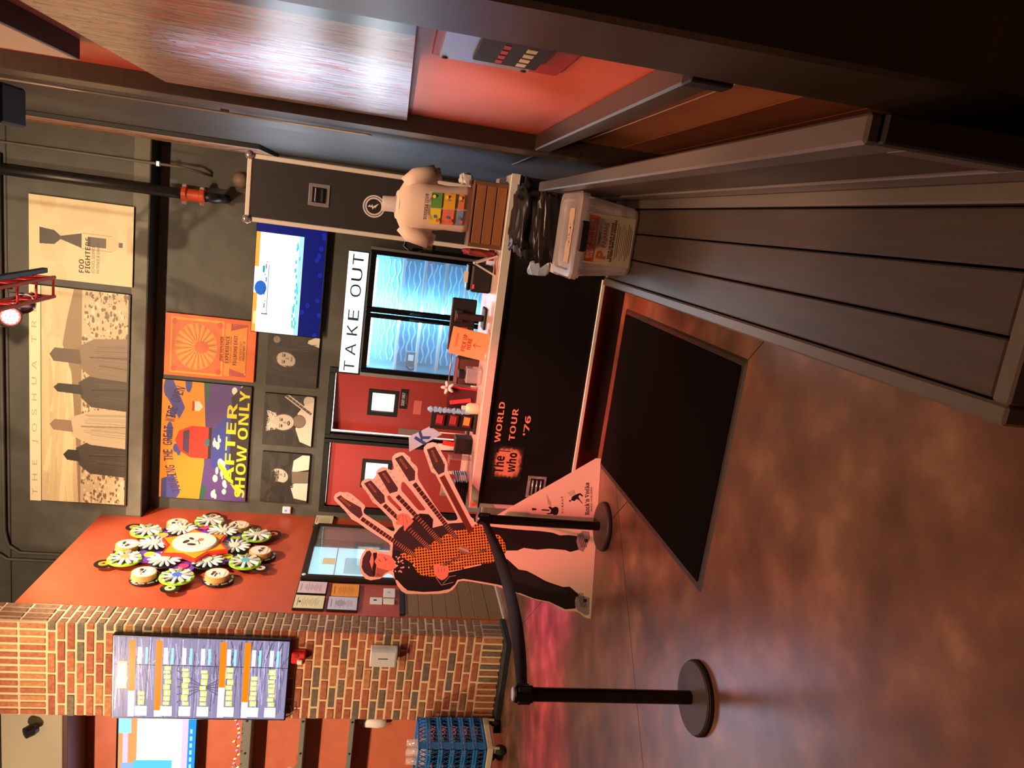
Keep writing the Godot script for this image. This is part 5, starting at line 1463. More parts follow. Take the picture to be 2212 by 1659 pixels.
	# small white bottle
	a = pz(1040, 884, BAR - 0.12)
	t = thing("hand_soap_bottle", "round cream bottle standing at the bar edge", "bottle", Vector3(a.x, TOP, BAR - 0.12))
	part(t, "body", lathe([Vector2(0, 0), Vector2(0.036, 0), Vector2(0.04, 0.01), Vector2(0.04, 0.07), Vector2(0.03, 0.09), Vector2(0.014, 0.1), Vector2(0.0, 0.1)], 20, true), m(col(226, 226, 190), 0.4))
	part(t, "cap", lathe(disc(0.016, 0.03, 0.003), 14), M.white, Vector3(0, 0.098, 0))
	# pennant flag in front of the door
	z = BAR - 0.5
	var fa := pz(880, 973, z)
	var fb := pz(885, 932, z)
	t = thing("team_pennant", "pale blue triangular pennant with a letter K", "pennant", Vector3(fa.x, TOP, z))
	var tip := pz(884, 976, z) - t.position
	var ua := pz(883, 944, z) - t.position
	var uc := pz(929, 921, z) - t.position
	var ub := pz(955, 938, z) - t.position
	var pn := PackedVector2Array([Vector2(tip.x, tip.y), Vector2(ub.x, ub.y), Vector2(uc.x, uc.y), Vector2(ua.x, ua.y)])
	part(t, "cloth", prism(pn, 0.004), m(col(168, 208, 238), 0.4))
	part(t, "stick", tube([Vector3(ub.x + 0.01, 0, -0.008), Vector3(ub.x + 0.01, ub.y + 0.06, -0.008)], 0.005, 8), M.white)
	words(t, "K", Vector3((tip.x + ua.x + ub.x + uc.x) / 4.0, (tip.y + ua.y + ub.y + uc.y) / 4.0, 0.0), Basis(Vector3(0, 0, 1), -0.5), 0.1, m(col(40, 80, 150), 0.5), 0.09)
	part(t, "base", box(Vector3(0.08, 0.02, 0.08), 0.004), M.black, Vector3(ub.x + 0.01, 0.01, 0))
	# organiser with leaflets, clear riser, stacked trays
	z = BAR - 0.28
	a = pz(1000, 960, z)
	t = thing("leaflet_rack", "black leaflet rack with a red and a white leaflet", "leaflet rack", Vector3(a.x, TOP, z))
	part(t, "body", box(Vector3(0.12, 0.13, 0.12), 0.004), M.black, Vector3(0, 0.066, 0))
	part(t, "white_leaflet", box(Vector3(0.05, 0.17, 0.006), 0.0), M.white, Vector3(-0.03, 0.17, 0.0), Basis(Vector3(0, 0, 1), 0.05))
	part(t, "red_leaflet", box(Vector3(0.035, 0.12, 0.006), 0.0), m(col(226, 60, 40), 0.5), Vector3(0.0, 0.16, 0.012), Basis(Vector3(0, 0, 1), -0.1))
	z = BAR - 0.22
	a = pz(990, 1010, z)
	t = thing("acrylic_riser", "clear acrylic riser holding a dark card reader and a pink tag", "stand", Vector3(a.x, TOP, z))
	for s in [-1.0, 1.0]: part(t, "leg_sheet", box(Vector3(0.006, 0.16, 0.12), 0.001), pane(col(230, 200, 200), 0.3), Vector3(s * 0.08, 0.081, 0))
	part(t, "deck", box(Vector3(0.17, 0.006, 0.12), 0.001), pane(col(230, 200, 200), 0.4), Vector3(0, 0.164, 0))
	part(t, "card_reader", box(Vector3(0.07, 0.03, 0.09), 0.006), M.ink, Vector3(-0.02, 0.182, 0))
	part(t, "pink_tag", box(Vector3(0.03, 0.05, 0.01), 0.003), m(col(226, 110, 150), 0.5), Vector3(-0.05, 0.13, 0.065))
	t = thing("tray_stack", "stack of black serving trays at the bar's left part", "tray stack", Vector3(pz(1012, 1048, BAR - 0.25).x - 0.05, TOP, BAR - 0.3))
	for k in 6: part(t, "tray", box(Vector3(0.2 - 0.004 * (k % 2), 0.014, 0.26), 0.005), m(col(24, 22, 23), 0.35), Vector3(0.0, 0.009 + 0.017 * k, 0))
	t = thing("white_file", "white folder standing behind the tray stack", "folder", Vector3(pz(1000, 1045, BAR - 0.5).x, TOP, BAR - 0.5))
	part(t, "cover", box(Vector3(0.2, 0.17, 0.012), 0.002), m(col(214, 206, 200), 0.5), Vector3(0, 0.086, 0))
	part(t, "spine", box(Vector3(0.02, 0.17, 0.03), 0.004), m(col(190, 184, 178), 0.5), Vector3(-0.1, 0.086, 0))
	var sn := pz(1022, 1085, BAR - 0.02)
	t = thing("bar_sticker", "small pale sticker with a pink mark on the bar edge", "sticker", Vector3(sn.x, TOP - 0.031, BAR + 0.0205))
	part(t, "film", box(Vector3(0.05, 0.045, 0.001), 0.0), m(col(190, 186, 130), 0.5))
	part(t, "mark", lathe(disc(0.012, 0.001, 0.0003), 10), m(col(232, 60, 110), 0.5), Vector3(-0.01, 0, 0.0005), Basis(Vector3.RIGHT, PI / 2))
	t.position.x = maxf(t.position.x, pz(1040, 1094, BAR).x + 0.03)

# ================================================================ mat, barrier, standee, bin
func rounded(w: float, d: float, r: float, y: float, cz := 0.0, n := 5) -> Array:
	var out: Array = []
	for q in [[1, -1, 0], [-1, -1, 1], [-1, 1, 2], [1, 1, 3]]:
		for k in n + 1:
			var a: float = PI * 0.5 * (q[2] + float(k) / n)
			out.append(Vector3(q[0] * (w * 0.5 - r) + r * cos(a), y, cz + q[1] * (d * 0.5 - r) - r * sin(a)))
	return out
func skin_rings(rings: Array, bottom := true, top := true, smooth := false) -> ArrayMesh:
	var st := start(smooth)
	var n: int = rings[0].size()
	for i in rings.size() - 1:
		for k in n:
			var j := (k + 1) % n
			quad(st, rings[i][k], rings[i][j], rings[i + 1][j], rings[i + 1][k])
	for e in [[0, bottom, false], [rings.size() - 1, top, true]]:
		if not e[1]: continue
		var c := Vector3.ZERO
		for v in rings[e[0]]: c += v / n
		for k in n:
			var j := (k + 1) % n
			if e[2]: tri(st, c, rings[e[0]][k], rings[e[0]][j])
			else: tri(st, c, rings[e[0]][j], rings[e[0]][k])
	return done(st)
func build_entrance_things() -> void:
	# floor mat
	var x0 := -1.63
	var x1 := -0.445
	var z0 := -4.925
	var z1 := -3.07
	var t := thing("entrance_mat", "large black carpet mat with rubber border in front of the bar", "mat", Vector3((x0 + x1) * 0.5, 0, (z0 + z1) * 0.5))
	part(t, "rubber_border", skin_rings([rounded(x1 - x0, z1 - z0, 0.02, 0.0), rounded(x1 - x0 - 0.03, z1 - z0 - 0.03, 0.02, 0.007)]), m(col(44, 38, 36), 0.6))
	var pile := surface(noise_tex(51, 0.2, [[0.0, col(12, 11, 12)], [1.0, col(24, 22, 23)]], false, 256), Vector3(3, 3, 3), 1.0, noise_tex(52, 0.3, [], false, 256), 0.25, 0.12)
	part(t, "carpet", skin_rings([rounded(x1 - x0 - 0.075, z1 - z0 - 0.075, 0.015, 0.007), rounded(x1 - x0 - 0.083, z1 - z0 - 0.083, 0.015, 0.012)]), pile)
	# barrier posts
	var heads: Array = []
	for k in 2:
		var at: Vector3 = [py(1508, 1507, 0), Vector3(-1.965, 0, -4.61)][k]
		var s := thing("barrier_post", ["black belt barrier post standing alone on the open floor", "black belt barrier post in front of the guitarist standee"][k], "barrier post", at, "belt barrier posts")
		part(s, "base", lathe([Vector2(0, 0), Vector2(0.164, 0), Vector2(0.17, 0.006), Vector2(0.17, 0.026), Vector2(0.164, 0.034), Vector2(0.04, 0.042), Vector2(0, 0.042)], 48), m(col(58, 52, 49), 0.55))
		part(s, "rubber_ring", lathe([Vector2(0.171, 0.002), Vector2(0.174, 0.006), Vector2(0.174, 0.018), Vector2(0.171, 0.022)], 48), M.rubber)
		part(s, "pole", lathe([Vector2(0.032, 0.04), Vector2(0.032, 0.83)], 24, true), M.black_gloss)
		var hd := part(s, "belt_head", lathe([Vector2(0.032, 0.82), Vector2(0.039, 0.825), Vector2(0.039, 0.905), Vector2(0.034, 0.912), Vector2(0, 0.912)], 24), M.black_gloss)
		part(hd, "cap", lathe([Vector2(0.033, 0.912), Vector2(0.03, 0.918), Vector2(0, 0.92)], 20), m(col(120, 112, 108), 0.4))
		for q in 4:
			var a := PI * 0.5 * q + 0.5
			part(hd, "belt_clip", box(Vector3(0.02, 0.06, 0.012), 0.003), M.black, Vector3(cos(a) * 0.041, 0.866, sin(a) * 0.041), Basis(Vector3.UP, -a + PI * 0.5))
		heads.append(at + Vector3(0, 0.866, 0))
	var bt := thing("barrier_belt", "dark navy belt sagging between the two barrier posts", "belt")
	var st := start(true)
	var prev: Array = []
	var nseg := 40
	var a: Vector3 = heads[0]
	var b: Vector3 = heads[1]
	var dir := (b - a).normalized()
	a += dir * 0.045
	b -= dir * 0.045
	for k in nseg + 1:
		var f := float(k) / nseg
		var c := a.lerp(b, f) - Vector3(0, 0.055 * 4.0 * f * (1.0 - f), 0)
		var tw := 0.9 * sin(PI * f) * sin(PI * f)
		var up := Vector3.UP.rotated(dir, -tw)
		var th := up.cross(dir).normalized() * 0.0012
		var hw := 0.026 + 0.012 * sin(PI * f)
		var row := [c + up * hw + th, c - up * hw + th, c - up * hw - th, c + up * hw - th]
		if prev.size():
			for q in 4: quad(st, prev[q], row[q], row[(q + 1) % 4], prev[(q + 1) % 4])
		prev = row
	part(bt, "webbing", done(st), m(col(26, 27, 44), 0.7))
	build_standee()
	build_bin()

func build_standee() -> void:
	var A := Vector3(-2.655, 0, -4.56)
	var B := Vector3(-1.572, 0, -4.925)
	var d := (B - A).normalized()
	var nrm := Vector3(-d.z, 0, d.x)
	var cp := func(x: float, y: float) -> Vector2:
		var r := ray(x, y)
		var k := (A - EYE).dot(nrm) / r.dot(nrm)
		var p := EYE + r * k - A
		return Vector2(p.dot(d), p.y)
	var map := func(ox: float, oy: float, sc: float, pts: Array) -> Array:
		var out: Array = []
		for i in range(0, pts.size(), 2): out.append(cp.call(ox + sc * pts[i], oy + sc * pts[i + 1]))
		return out
	var zs := 0.16275
	var zA := func(pts: Array) -> Array: return map.call(700.0, 940.0, zs, pts)
	var zB := func(pts: Array) -> Array: return map.call(760.0, 1090.0, zs, pts)
	var zC := func(pts: Array) -> Array: return map.call(1040.0, 1080.0, 0.16279, pts)
	var line: Array = []
	line.append_array(zC.call([1450, 1575, 1400, 1570, 1340, 1535, 1290, 1490, 1240, 1478, 1100, 1475, 1030, 1440, 940, 1385, 870, 1350, 740, 1335, 620, 1295, 480, 1245, 420, 1215, 335, 1195]))
	line.append_array(zB.call([1930, 1085, 1760, 1055, 1600, 1025, 1480, 1010, 1415, 1020, 1385, 1070, 1340, 1130, 1270, 1170, 1150, 1185, 950, 1190, 720, 1185, 660, 1150, 600, 1070, 575, 1000, 540, 945, 500, 915, 470, 915, 430, 945, 370, 985, 250, 1005, 180, 985, 130, 920, 105, 830, 110, 730, 140, 650, 185, 590, 250, 575, 300, 595, 340, 600, 390, 622, 500, 625, 510, 600, 510, 540, 490, 510]))
	line.append_array(zA.call([700, 1330, 560, 1240, 450, 1160, 400, 1135, 365, 1115, 300, 1030, 200, 925, 140, 865, 130, 825, 150, 780, 210, 750, 260, 760, 310, 755, 370, 785, 460, 860, 540, 930, 545, 965, 525, 990, 525, 1030, 560, 1060, 700, 1150, 890, 1270, 930, 1280, 940, 1250, 915, 1190, 905, 1140, 870, 1100, 760, 985, 690, 920, 650, 895, 580, 780, 510, 690, 490, 650, 500, 615, 540, 585, 590, 572, 640, 585, 670, 565, 690, 530, 690, 490, 720, 450, 780, 420, 830, 430, 860, 455, 900, 465, 930, 445, 920, 400, 905, 350, 905, 290, 940, 250, 1000, 228, 1060, 230, 1100, 265, 1145, 300, 1150, 340, 1190, 380, 1225, 410, 1245, 450, 1240, 520, 1250, 580, 1290, 650, 1450, 900, 1560, 1060, 1640, 1135, 1680, 1140, 1760, 1130, 1775, 1105, 1760, 1060, 1650, 850, 1520, 600, 1480, 520, 1425, 490, 1400, 420, 1360, 300, 1325, 210, 1325, 160, 1370, 110, 1440, 92, 1490, 105, 1530, 150, 1560, 230, 1610, 310, 1640, 390, 1640, 470, 1680, 560, 1780, 760, 1880, 960, 1950, 1090, 1985, 1110, 1995, 1150]))
	line.append(cp.call(1045, 1132)); line.append(cp.call(1081.9, 1107.8)); line.append(cp.call(1288, 990)); line.append(cp.call(1293, 990))
	var ymin: float = line[0].y
	var poly := PackedVector2Array()
	for v in line: poly.append(Vector2(v.x, maxf(v.y, 0.002)))
	poly[0].y = 0.002
	poly[poly.size() - 1].y = 0.002
	# cut-outs between the necks, joined to the outline by a hairline so that the board stays one piece
	for hole in [zA.call([840, 805, 870, 800, 920, 860, 1020, 960, 1030, 1000, 1000, 1005, 940, 950, 860, 870, 838, 830]), zA.call([1030, 625, 1060, 620, 1090, 650, 1180, 760, 1300, 920, 1350, 985, 1330, 1000, 1260, 1000, 1210, 950, 1110, 830, 1030, 740, 1020, 700])]:
		var hp := PackedVector2Array(hole)
		if Geometry2D.is_polygon_clockwise(hp) == Geometry2D.is_polygon_clockwise(poly): hp.reverse()
		var best := 1e9
		var bi := 0
		var bj := 0
		for i in poly.size():
			for j in hp.size():
				var q := poly[i].distance_squared_to(hp[j])
				if q < best:
					best = q; bi = i; bj = j
		var eps := (hp[bj] - poly[bi]).orthogonal().normalized() * 0.0002
		var joined := PackedVector2Array()
		for i in bi + 1: joined.append(poly[i])
		for j in hp.size(): joined.append(hp[(bj + j) % hp.size()])
		joined.append(hp[bj] + eps); joined.append(poly[bi] + eps)
		for i in range(bi + 1, poly.size()): joined.append(poly[i])
		if Geometry2D.triangulate_polygon(joined).is_empty():
			joined[bi + hp.size() + 1] = hp[bj] - eps
			joined[bi + hp.size() + 2] = poly[bi] - eps
		if not Geometry2D.triangulate_polygon(joined).is_empty(): poly = joined
		else: print("hole not cut")
	var lo := poly[0]
	var hi := poly[0]
	for v in poly:
		lo = lo.min(v); hi = hi.max(v)
	var W := hi.x - lo.x
	var H := hi.y - lo.y
	var N := func(pts: Array) -> Array:
		var out: Array = []
		for v in pts: out.append(Vector2((v.x - lo.x) / W, (hi.y - v.y) / H))
		return out
	var pic := Pic.new(1000, int(1000 * H / W), col(236, 222, 206))
	var black := col(24, 22, 25)
	var coat := col(46, 42, 48)
	var skin := col(222, 150, 128)
	# coat, trousers, shoes
	pic.poly(N.call(zA.call([925, 1330, 1000, 1235, 1180, 1100, 1270, 1040, 1390, 1050, 1450, 1120, 1440, 1230, 1560, 1200, 1680, 1170, 1850, 1160, 2000, 1290, 1900, 1600, 1300, 1640, 900, 1640, 915, 1440])), coat)
	pic.poly(N.call(zA.call([1180, 1110, 1270, 1040, 1390, 1050, 1450, 1120, 1440, 1230, 1400, 1300])), black)
	pic.poly(N.call(zB.call([575, 1000, 560, 930, 540, 660, 560, 600, 640, 620, 830, 830, 1290, 900, 1860, 770, 2060, 720, 2212, 860, 2212, 1180, 2050, 1090, 1930, 1060, 1760, 1030, 1480, 985, 1400, 1000, 1370, 1060, 1300, 1120, 1150, 1150, 950, 1160, 740, 1140, 680, 1090, 600, 1000])), black)
	pic.poly(N.call(zC.call([60, 345, 450, 390, 800, 415, 950, 435, 1040, 470, 1160, 465, 1280, 480, 1290, 660, 1180, 690, 1110, 665, 900, 645, 740, 660, 560, 635, 480, 670, 330, 672, 220, 830, 0, 860, 0, 400])), black)
	pic.poly(N.call(zC.call([200, 820, 440, 915, 600, 940, 690, 985, 860, 1080, 1080, 1155, 1170, 1150, 1300, 1260, 1240, 1330, 1250, 1440, 1110, 1450, 900, 1350, 700, 1310, 330, 1165, 200, 1105, 0, 1070, 0, 830])), black)
	pic.poly(N.call(zC.call([240, 900, 600, 960, 860, 1110, 1100, 1180, 1150, 1240, 900, 1230, 560, 1110, 300, 1040])), col(38, 36, 40))
	pic.poly(N.call(zC.call([1270, 480, 1340, 410, 1430, 420, 1445, 500, 1400, 600, 1350, 690, 1290, 660, 1260, 560])), col(150, 146, 144))
	pic.poly(N.call(zC.call([1250, 1290, 1320, 1265, 1435, 1300, 1430, 1520, 1380, 1530, 1280, 1470, 1240, 1400])), col(150, 148, 150))
	for q in [[1390, 540, 1300, 470, 1330, 470, 1300, 650], [1375, 1335, 1280, 1290, 1260, 1390, 1300, 1470]]:
		var cpt: Vector2 = N.call(zC.call([q[0], q[1]]))[0]
		pic.oval(cpt.x, cpt.y, 0.011, 0.013, col(30, 28, 32))
		for k in 4:
			var s: Array = N.call(zC.call([1275 + 22 * k, q[1] - 100, 1330 + 22 * k, q[1] + 90]))
			pic.line(s[0], s[1], 0.004, col(60, 58, 62))
	# face, cap, glasses, scarf
	pic.poly(N.call(zB.call([245, 660, 330, 650, 400, 650, 520, 680, 580, 760, 590, 840, 480, 890, 430, 920, 400, 960, 310, 965, 250, 900, 240, 760])), skin)
	pic.poly(N.call(zB.call([330, 830, 420, 860, 520, 880, 590, 830, 480, 890, 430, 920, 400, 960, 310, 965])), skin.darkened(0.3))
	pic.poly(N.call(zB.call([130, 830, 145, 710, 195, 620, 240, 610, 265, 650, 230, 760, 300, 960, 230, 955, 160, 900])), col(58, 50, 58))
	pic.poly(N.call(zB.call([240, 660, 262, 650, 235, 760, 290, 930, 300, 960, 270, 900, 225, 770])), col(36, 28, 30))
	pic.poly(N.call(zB.call([280, 640, 335, 635, 330, 700, 300, 755, 325, 800, 310, 950, 285, 940, 270, 850, 290, 760])), col(28, 22, 24))
	for q in [[425, 690, 455, 745], [440, 740, 470, 720], [355, 730, 385, 760], [330, 920, 370, 940]]:
		var s: Array = N.call(zB.call(q))
		pic.line(s[0], s[1], 0.005, skin.darkened(0.5))
	pic.poly(N.call(zB.call([560, 690, 650, 640, 840, 770, 710, 905, 580, 925, 545, 890, 590, 830])), col(26, 24, 26))
	var g := RandomNumberGenerator.new()
	g.seed = 3
	for k in 26:
		var c0: Vector2 = N.call(zB.call([575 + 220 * g.randf() * g.randf(), 680 + 220 * g.randf()]))[0]
		pic.oval(c0.x, c0.y, 0.006, 0.004, col(216, 196, 190), g.randf() * 3.0)
	# checkered guitar body
	var body: Array = N.call(zB.call([640, 660, 700, 640, 760, 670, 830, 690, 830, 580, 900, 560, 960, 570, 1040, 530, 1100, 480, 1180, 440, 1240, 400, 1380, 340, 1480, 330, 1560, 300, 1640, 270, 1690, 255, 1740, 300, 1850, 370, 1960, 410, 2030, 500, 2045, 600, 2020, 680, 1960, 735, 1850, 775, 1700, 790, 1500, 840, 1290, 890, 1090, 955, 930, 945, 850, 880, 820, 790, 740, 740, 660, 700]))
	pic.poly(body, col(236, 160, 60))
	var bp := PackedVector2Array(body)
	var cell := 0.0115
	for i in range(-4, 120):
		for j in range(-60, 60):
			if (i + j) % 2 != 0: continue
			var o := Vector2(body[0].x + 0.04, body[0].y) + Vector2(i * cell, j * cell).rotated(0.62) * Vector2(1.0, W / H)
			if Geometry2D.is_point_in_polygon(o, bp): pic.oval(o.x, o.y, cell * 0.52, cell * 0.52, col(34, 22, 18))
	for q in [[1420, 570, 1550, 620, 0.034, col(150, 128, 118)], [1440, 640, 1600, 660, 0.01, col(90, 76, 74)], [1330, 730, 1440, 690, 0.012, col(60, 52, 52)], [1360, 780, 1530, 740, 0.006, col(190, 176, 166)], [1670, 640, 1790, 600, 0.012, col(60, 52, 52)], [1040, 850, 1090, 830, 0.012, col(60, 52, 52)], [1210, 800, 1310, 760, 0.012, col(70, 60, 58)]]:
		var s: Array = N.call(zB.call(q.slice(0, 4)))
		pic.line(s[0], s[1], q[4], q[5])
		pic.line(s[0], s[1], q[4] * 0.35, q[5].lightened(0.4))
	# necks, frets, headstocks
	for nk in [[495, 1105, 1205, 1600, 0.024, true], [795, 925, 1410, 1515, 0.024, true], [970, 805, 1560, 1435, 0.026, true], [1195, 640, 1755, 1370, 0.026, true], [1565, 545, 1955, 1290, 0.034, false]]:
		var s: Array = N.call(zA.call(nk.slice(0, 4)))
		pic.line(s[0], s[1], nk[4], col(60, 36, 34) if nk[5] else col(96, 46, 36))
		var along: Vector2 = (s[1] - s[0]) * Vector2(W, H)
		var side: Vector2 = along.orthogonal().normalized() * nk[4] * W * 0.55 / Vector2(W, H)
		if nk[5]:
			for k in 23:
				var f := 1.0 - pow(0.944, k) if k < 22 else 0.985
				f = f / 0.73
				var c0: Vector2 = s[0].lerp(s[1], minf(f, 0.985))
				pic.line(c0 - side, c0 + side, 0.0024, col(236, 200, 160))
		else:
			for k in 4: pic.line(s[0] + side * (-0.6 + 0.4 * k), s[1] + side * (-0.6 + 0.4 * k), 0.0014, col(140, 80, 60))
	for hs in [[165, 830, 220, 795, 270, 840, 490, 960, 515, 1060, 470, 1110, 350, 1020], [530, 640, 620, 600, 660, 640, 800, 800, 810, 890, 750, 920, 680, 850], [710, 500, 820, 460, 980, 700, 975, 745, 870, 775], [940, 310, 1040, 265, 1210, 480, 1205, 595, 1130, 615], [1365, 190, 1470, 150, 1605, 390, 1595, 490, 1520, 525, 1450, 430]]:
		var hp: Array = N.call(zA.call(hs))
		pic.poly(hp, col(66, 52, 58))
		var c0 := Vector2.ZERO
		for v in hp: c0 += v / hp.size()
		var e0: Vector2 = hp[0].lerp(hp[1], 0.5)
		var e1: Vector2 = c0 + (c0 - e0) * 0.6
		var sd := ((e1 - e0) * Vector2(W, H)).orthogonal().normalized() * 0.045 / Vector2(W, H)
		pic.line(e0.lerp(e1, 0.1), e0.lerp(e1, 0.6), 0.012, col(150, 104, 52)); pic.line(e0.lerp(e1, 0.15), e0.lerp(e1, 0.55), 0.004, col(66, 52, 58))
		for k in 3:
			for sg in [-1.0, 1.0]:
				var v: Vector2 = e0.lerp(e1, 0.25 + 0.25 * k) + sd * sg
				pic.oval(v.x, v.y, 0.006, 0.006, col(206, 176, 160))
	# hands
	pic.poly(N.call(zA.call([975, 1120, 960, 1060, 1040, 1035, 1110, 1050, 1190, 1140, 1150, 1190, 1100, 1230, 1075, 1275, 1055, 1255, 1065, 1200, 1000, 1190, 960, 1190, 950, 1160])), skin)
	pic.poly(N.call(zB.call([1080, 830, 1100, 800, 1140, 795, 1200, 810, 1280, 820, 1292, 870, 1275, 950, 1230, 990, 1190, 1005, 1130, 970, 1095, 900])), skin)
	for q in [[1000, 1060, 990, 1150], [1040, 1060, 1060, 1180], [1080, 1070, 1110, 1170], [1090, 1130, 1110, 1160]]:
		var s: Array = N.call(zA.call(q))
		pic.line(s[0], s[1], 0.003, skin.darkened(0.35))
	for q in [[1140, 830, 1150, 900], [1190, 830, 1190, 900], [1235, 830, 1225, 890]]:
		var s: Array = N.call(zB.call(q))
		pic.line(s[0], s[1], 0.003, skin.darkened(0.35))
	for q in [[1110, 960, 1190, 1070], [1190, 1070, 1350, 1030], [1210, 1050, 1300, 950], [1290, 960, 1380, 940]]:
		var s: Array = N.call(zB.call(q))
		pic.line(s[0], s[1], 0.003, col(190, 186, 190))
	# printed marks on the foot of the board: a guitar with a wing and a jumping guitarist
	var zD := func(pts: Array) -> Array: return map.call(1080.0, 980.0, 0.1085, pts)
	var mk := col(30, 26, 28)
	pic.poly(N.call(zD.call([635, 1080, 720, 1090, 730, 1120, 640, 1130])), mk)
	pic.poly(N.call(zD.call([830, 1105, 985, 1115, 985, 1140, 830, 1130])), mk)
	pic.poly(N.call(zD.call([960, 1060, 1000, 1050, 1040, 1080, 1110, 1050, 1160, 1080, 1170, 1150, 1140, 1215, 1080, 1225, 1040, 1200, 960, 1210, 915, 1190, 1000, 1180, 1020, 1130])), mk)
	for k in 6:
		var s: Array = N.call(zD.call([930 + 16 * k, 800 + 30 * k, 960 + 12 * k, 1010 + 8 * k]))
		pic.line(s[0], s[1], 0.0016, col(120, 96, 92))
	pic.poly(N.call(zD.call([1375, 930, 1400, 920, 1415, 935, 1430, 860, 1480, 830, 1545, 800, 1600, 785, 1660, 840, 1640, 855, 1590, 820, 1560, 850, 1600, 930, 1650, 985, 1630, 990, 1580, 930, 1530, 900, 1480, 945, 1430, 930, 1395, 960, 1375, 950])), mk)
	for k in 5:
		var s: Array = N.call(zD.call([1350 + 28 * k, 775 - 15 * k, 1420 + 20 * k, 840 - 6 * k]))
		pic.line(s[0], s[1], 0.002, mk)
	var t := thing("guitarist_standee", "life-size cardboard standee of a guitarist holding a five neck checkered guitar", "standee", A)
	t.basis = Basis(d, Vector3.UP, nrm)
	var pm := print_mat(pic.tex(), 0.5)
	part(t, "printed_board", prism(poly, 0.008), pm)
	var strut := PackedVector2Array([Vector2(0, 0), Vector2(0.2, 0), Vector2(0.02, 0.85), Vector2(0, 0.85)])
	part(t, "easel_strut", prism(strut, 0.006), m(col(190, 170, 140), 0.8), Vector3(W * 0.45, 0, -0.008), Basis(Vector3.UP, PI / 2))
	var ink := m(mk, 0.6)
	var at := func(x: float, y: float) -> Vector3:
		var v: Vector2 = cp.call(x, y)
		return Vector3(v.x, v.y, 0.001)
	var l0: Vector2 = cp.call(1080 + 0.1085 * 1740, 980 + 0.1085 * 1220)
	var l1: Vector2 = cp.call(1080 + 0.1085 * 1740, 980 + 0.1085 * 575)
	var tilt := atan2(l1.y - l0.y, l1.x - l0.x)
	var rot := Basis(Vector3(0, 0, 1), tilt)
	words(t, "Rock'n Vodka", at.call(1080 + 0.1085 * 1730, 980 + 0.1085 * 897), rot, 0.032, ink, l0.distance_to(l1), true, "lettering", "Droid Serif")
	words(t, "RICK NIELSEN", at.call(1080 + 0.1085 * 1815, 980 + 0.1085 * 905), rot, 0.009, m(col(110, 96, 92), 0.6), l0.distance_to(l1) * 0.74, false)
	words(t, "A U R A N T", at.call(1080 + 0.1085 * 1240, 980 + 0.1085 * 1020), rot, 0.013, ink, l0.distance_to(l1) * 0.52, false)

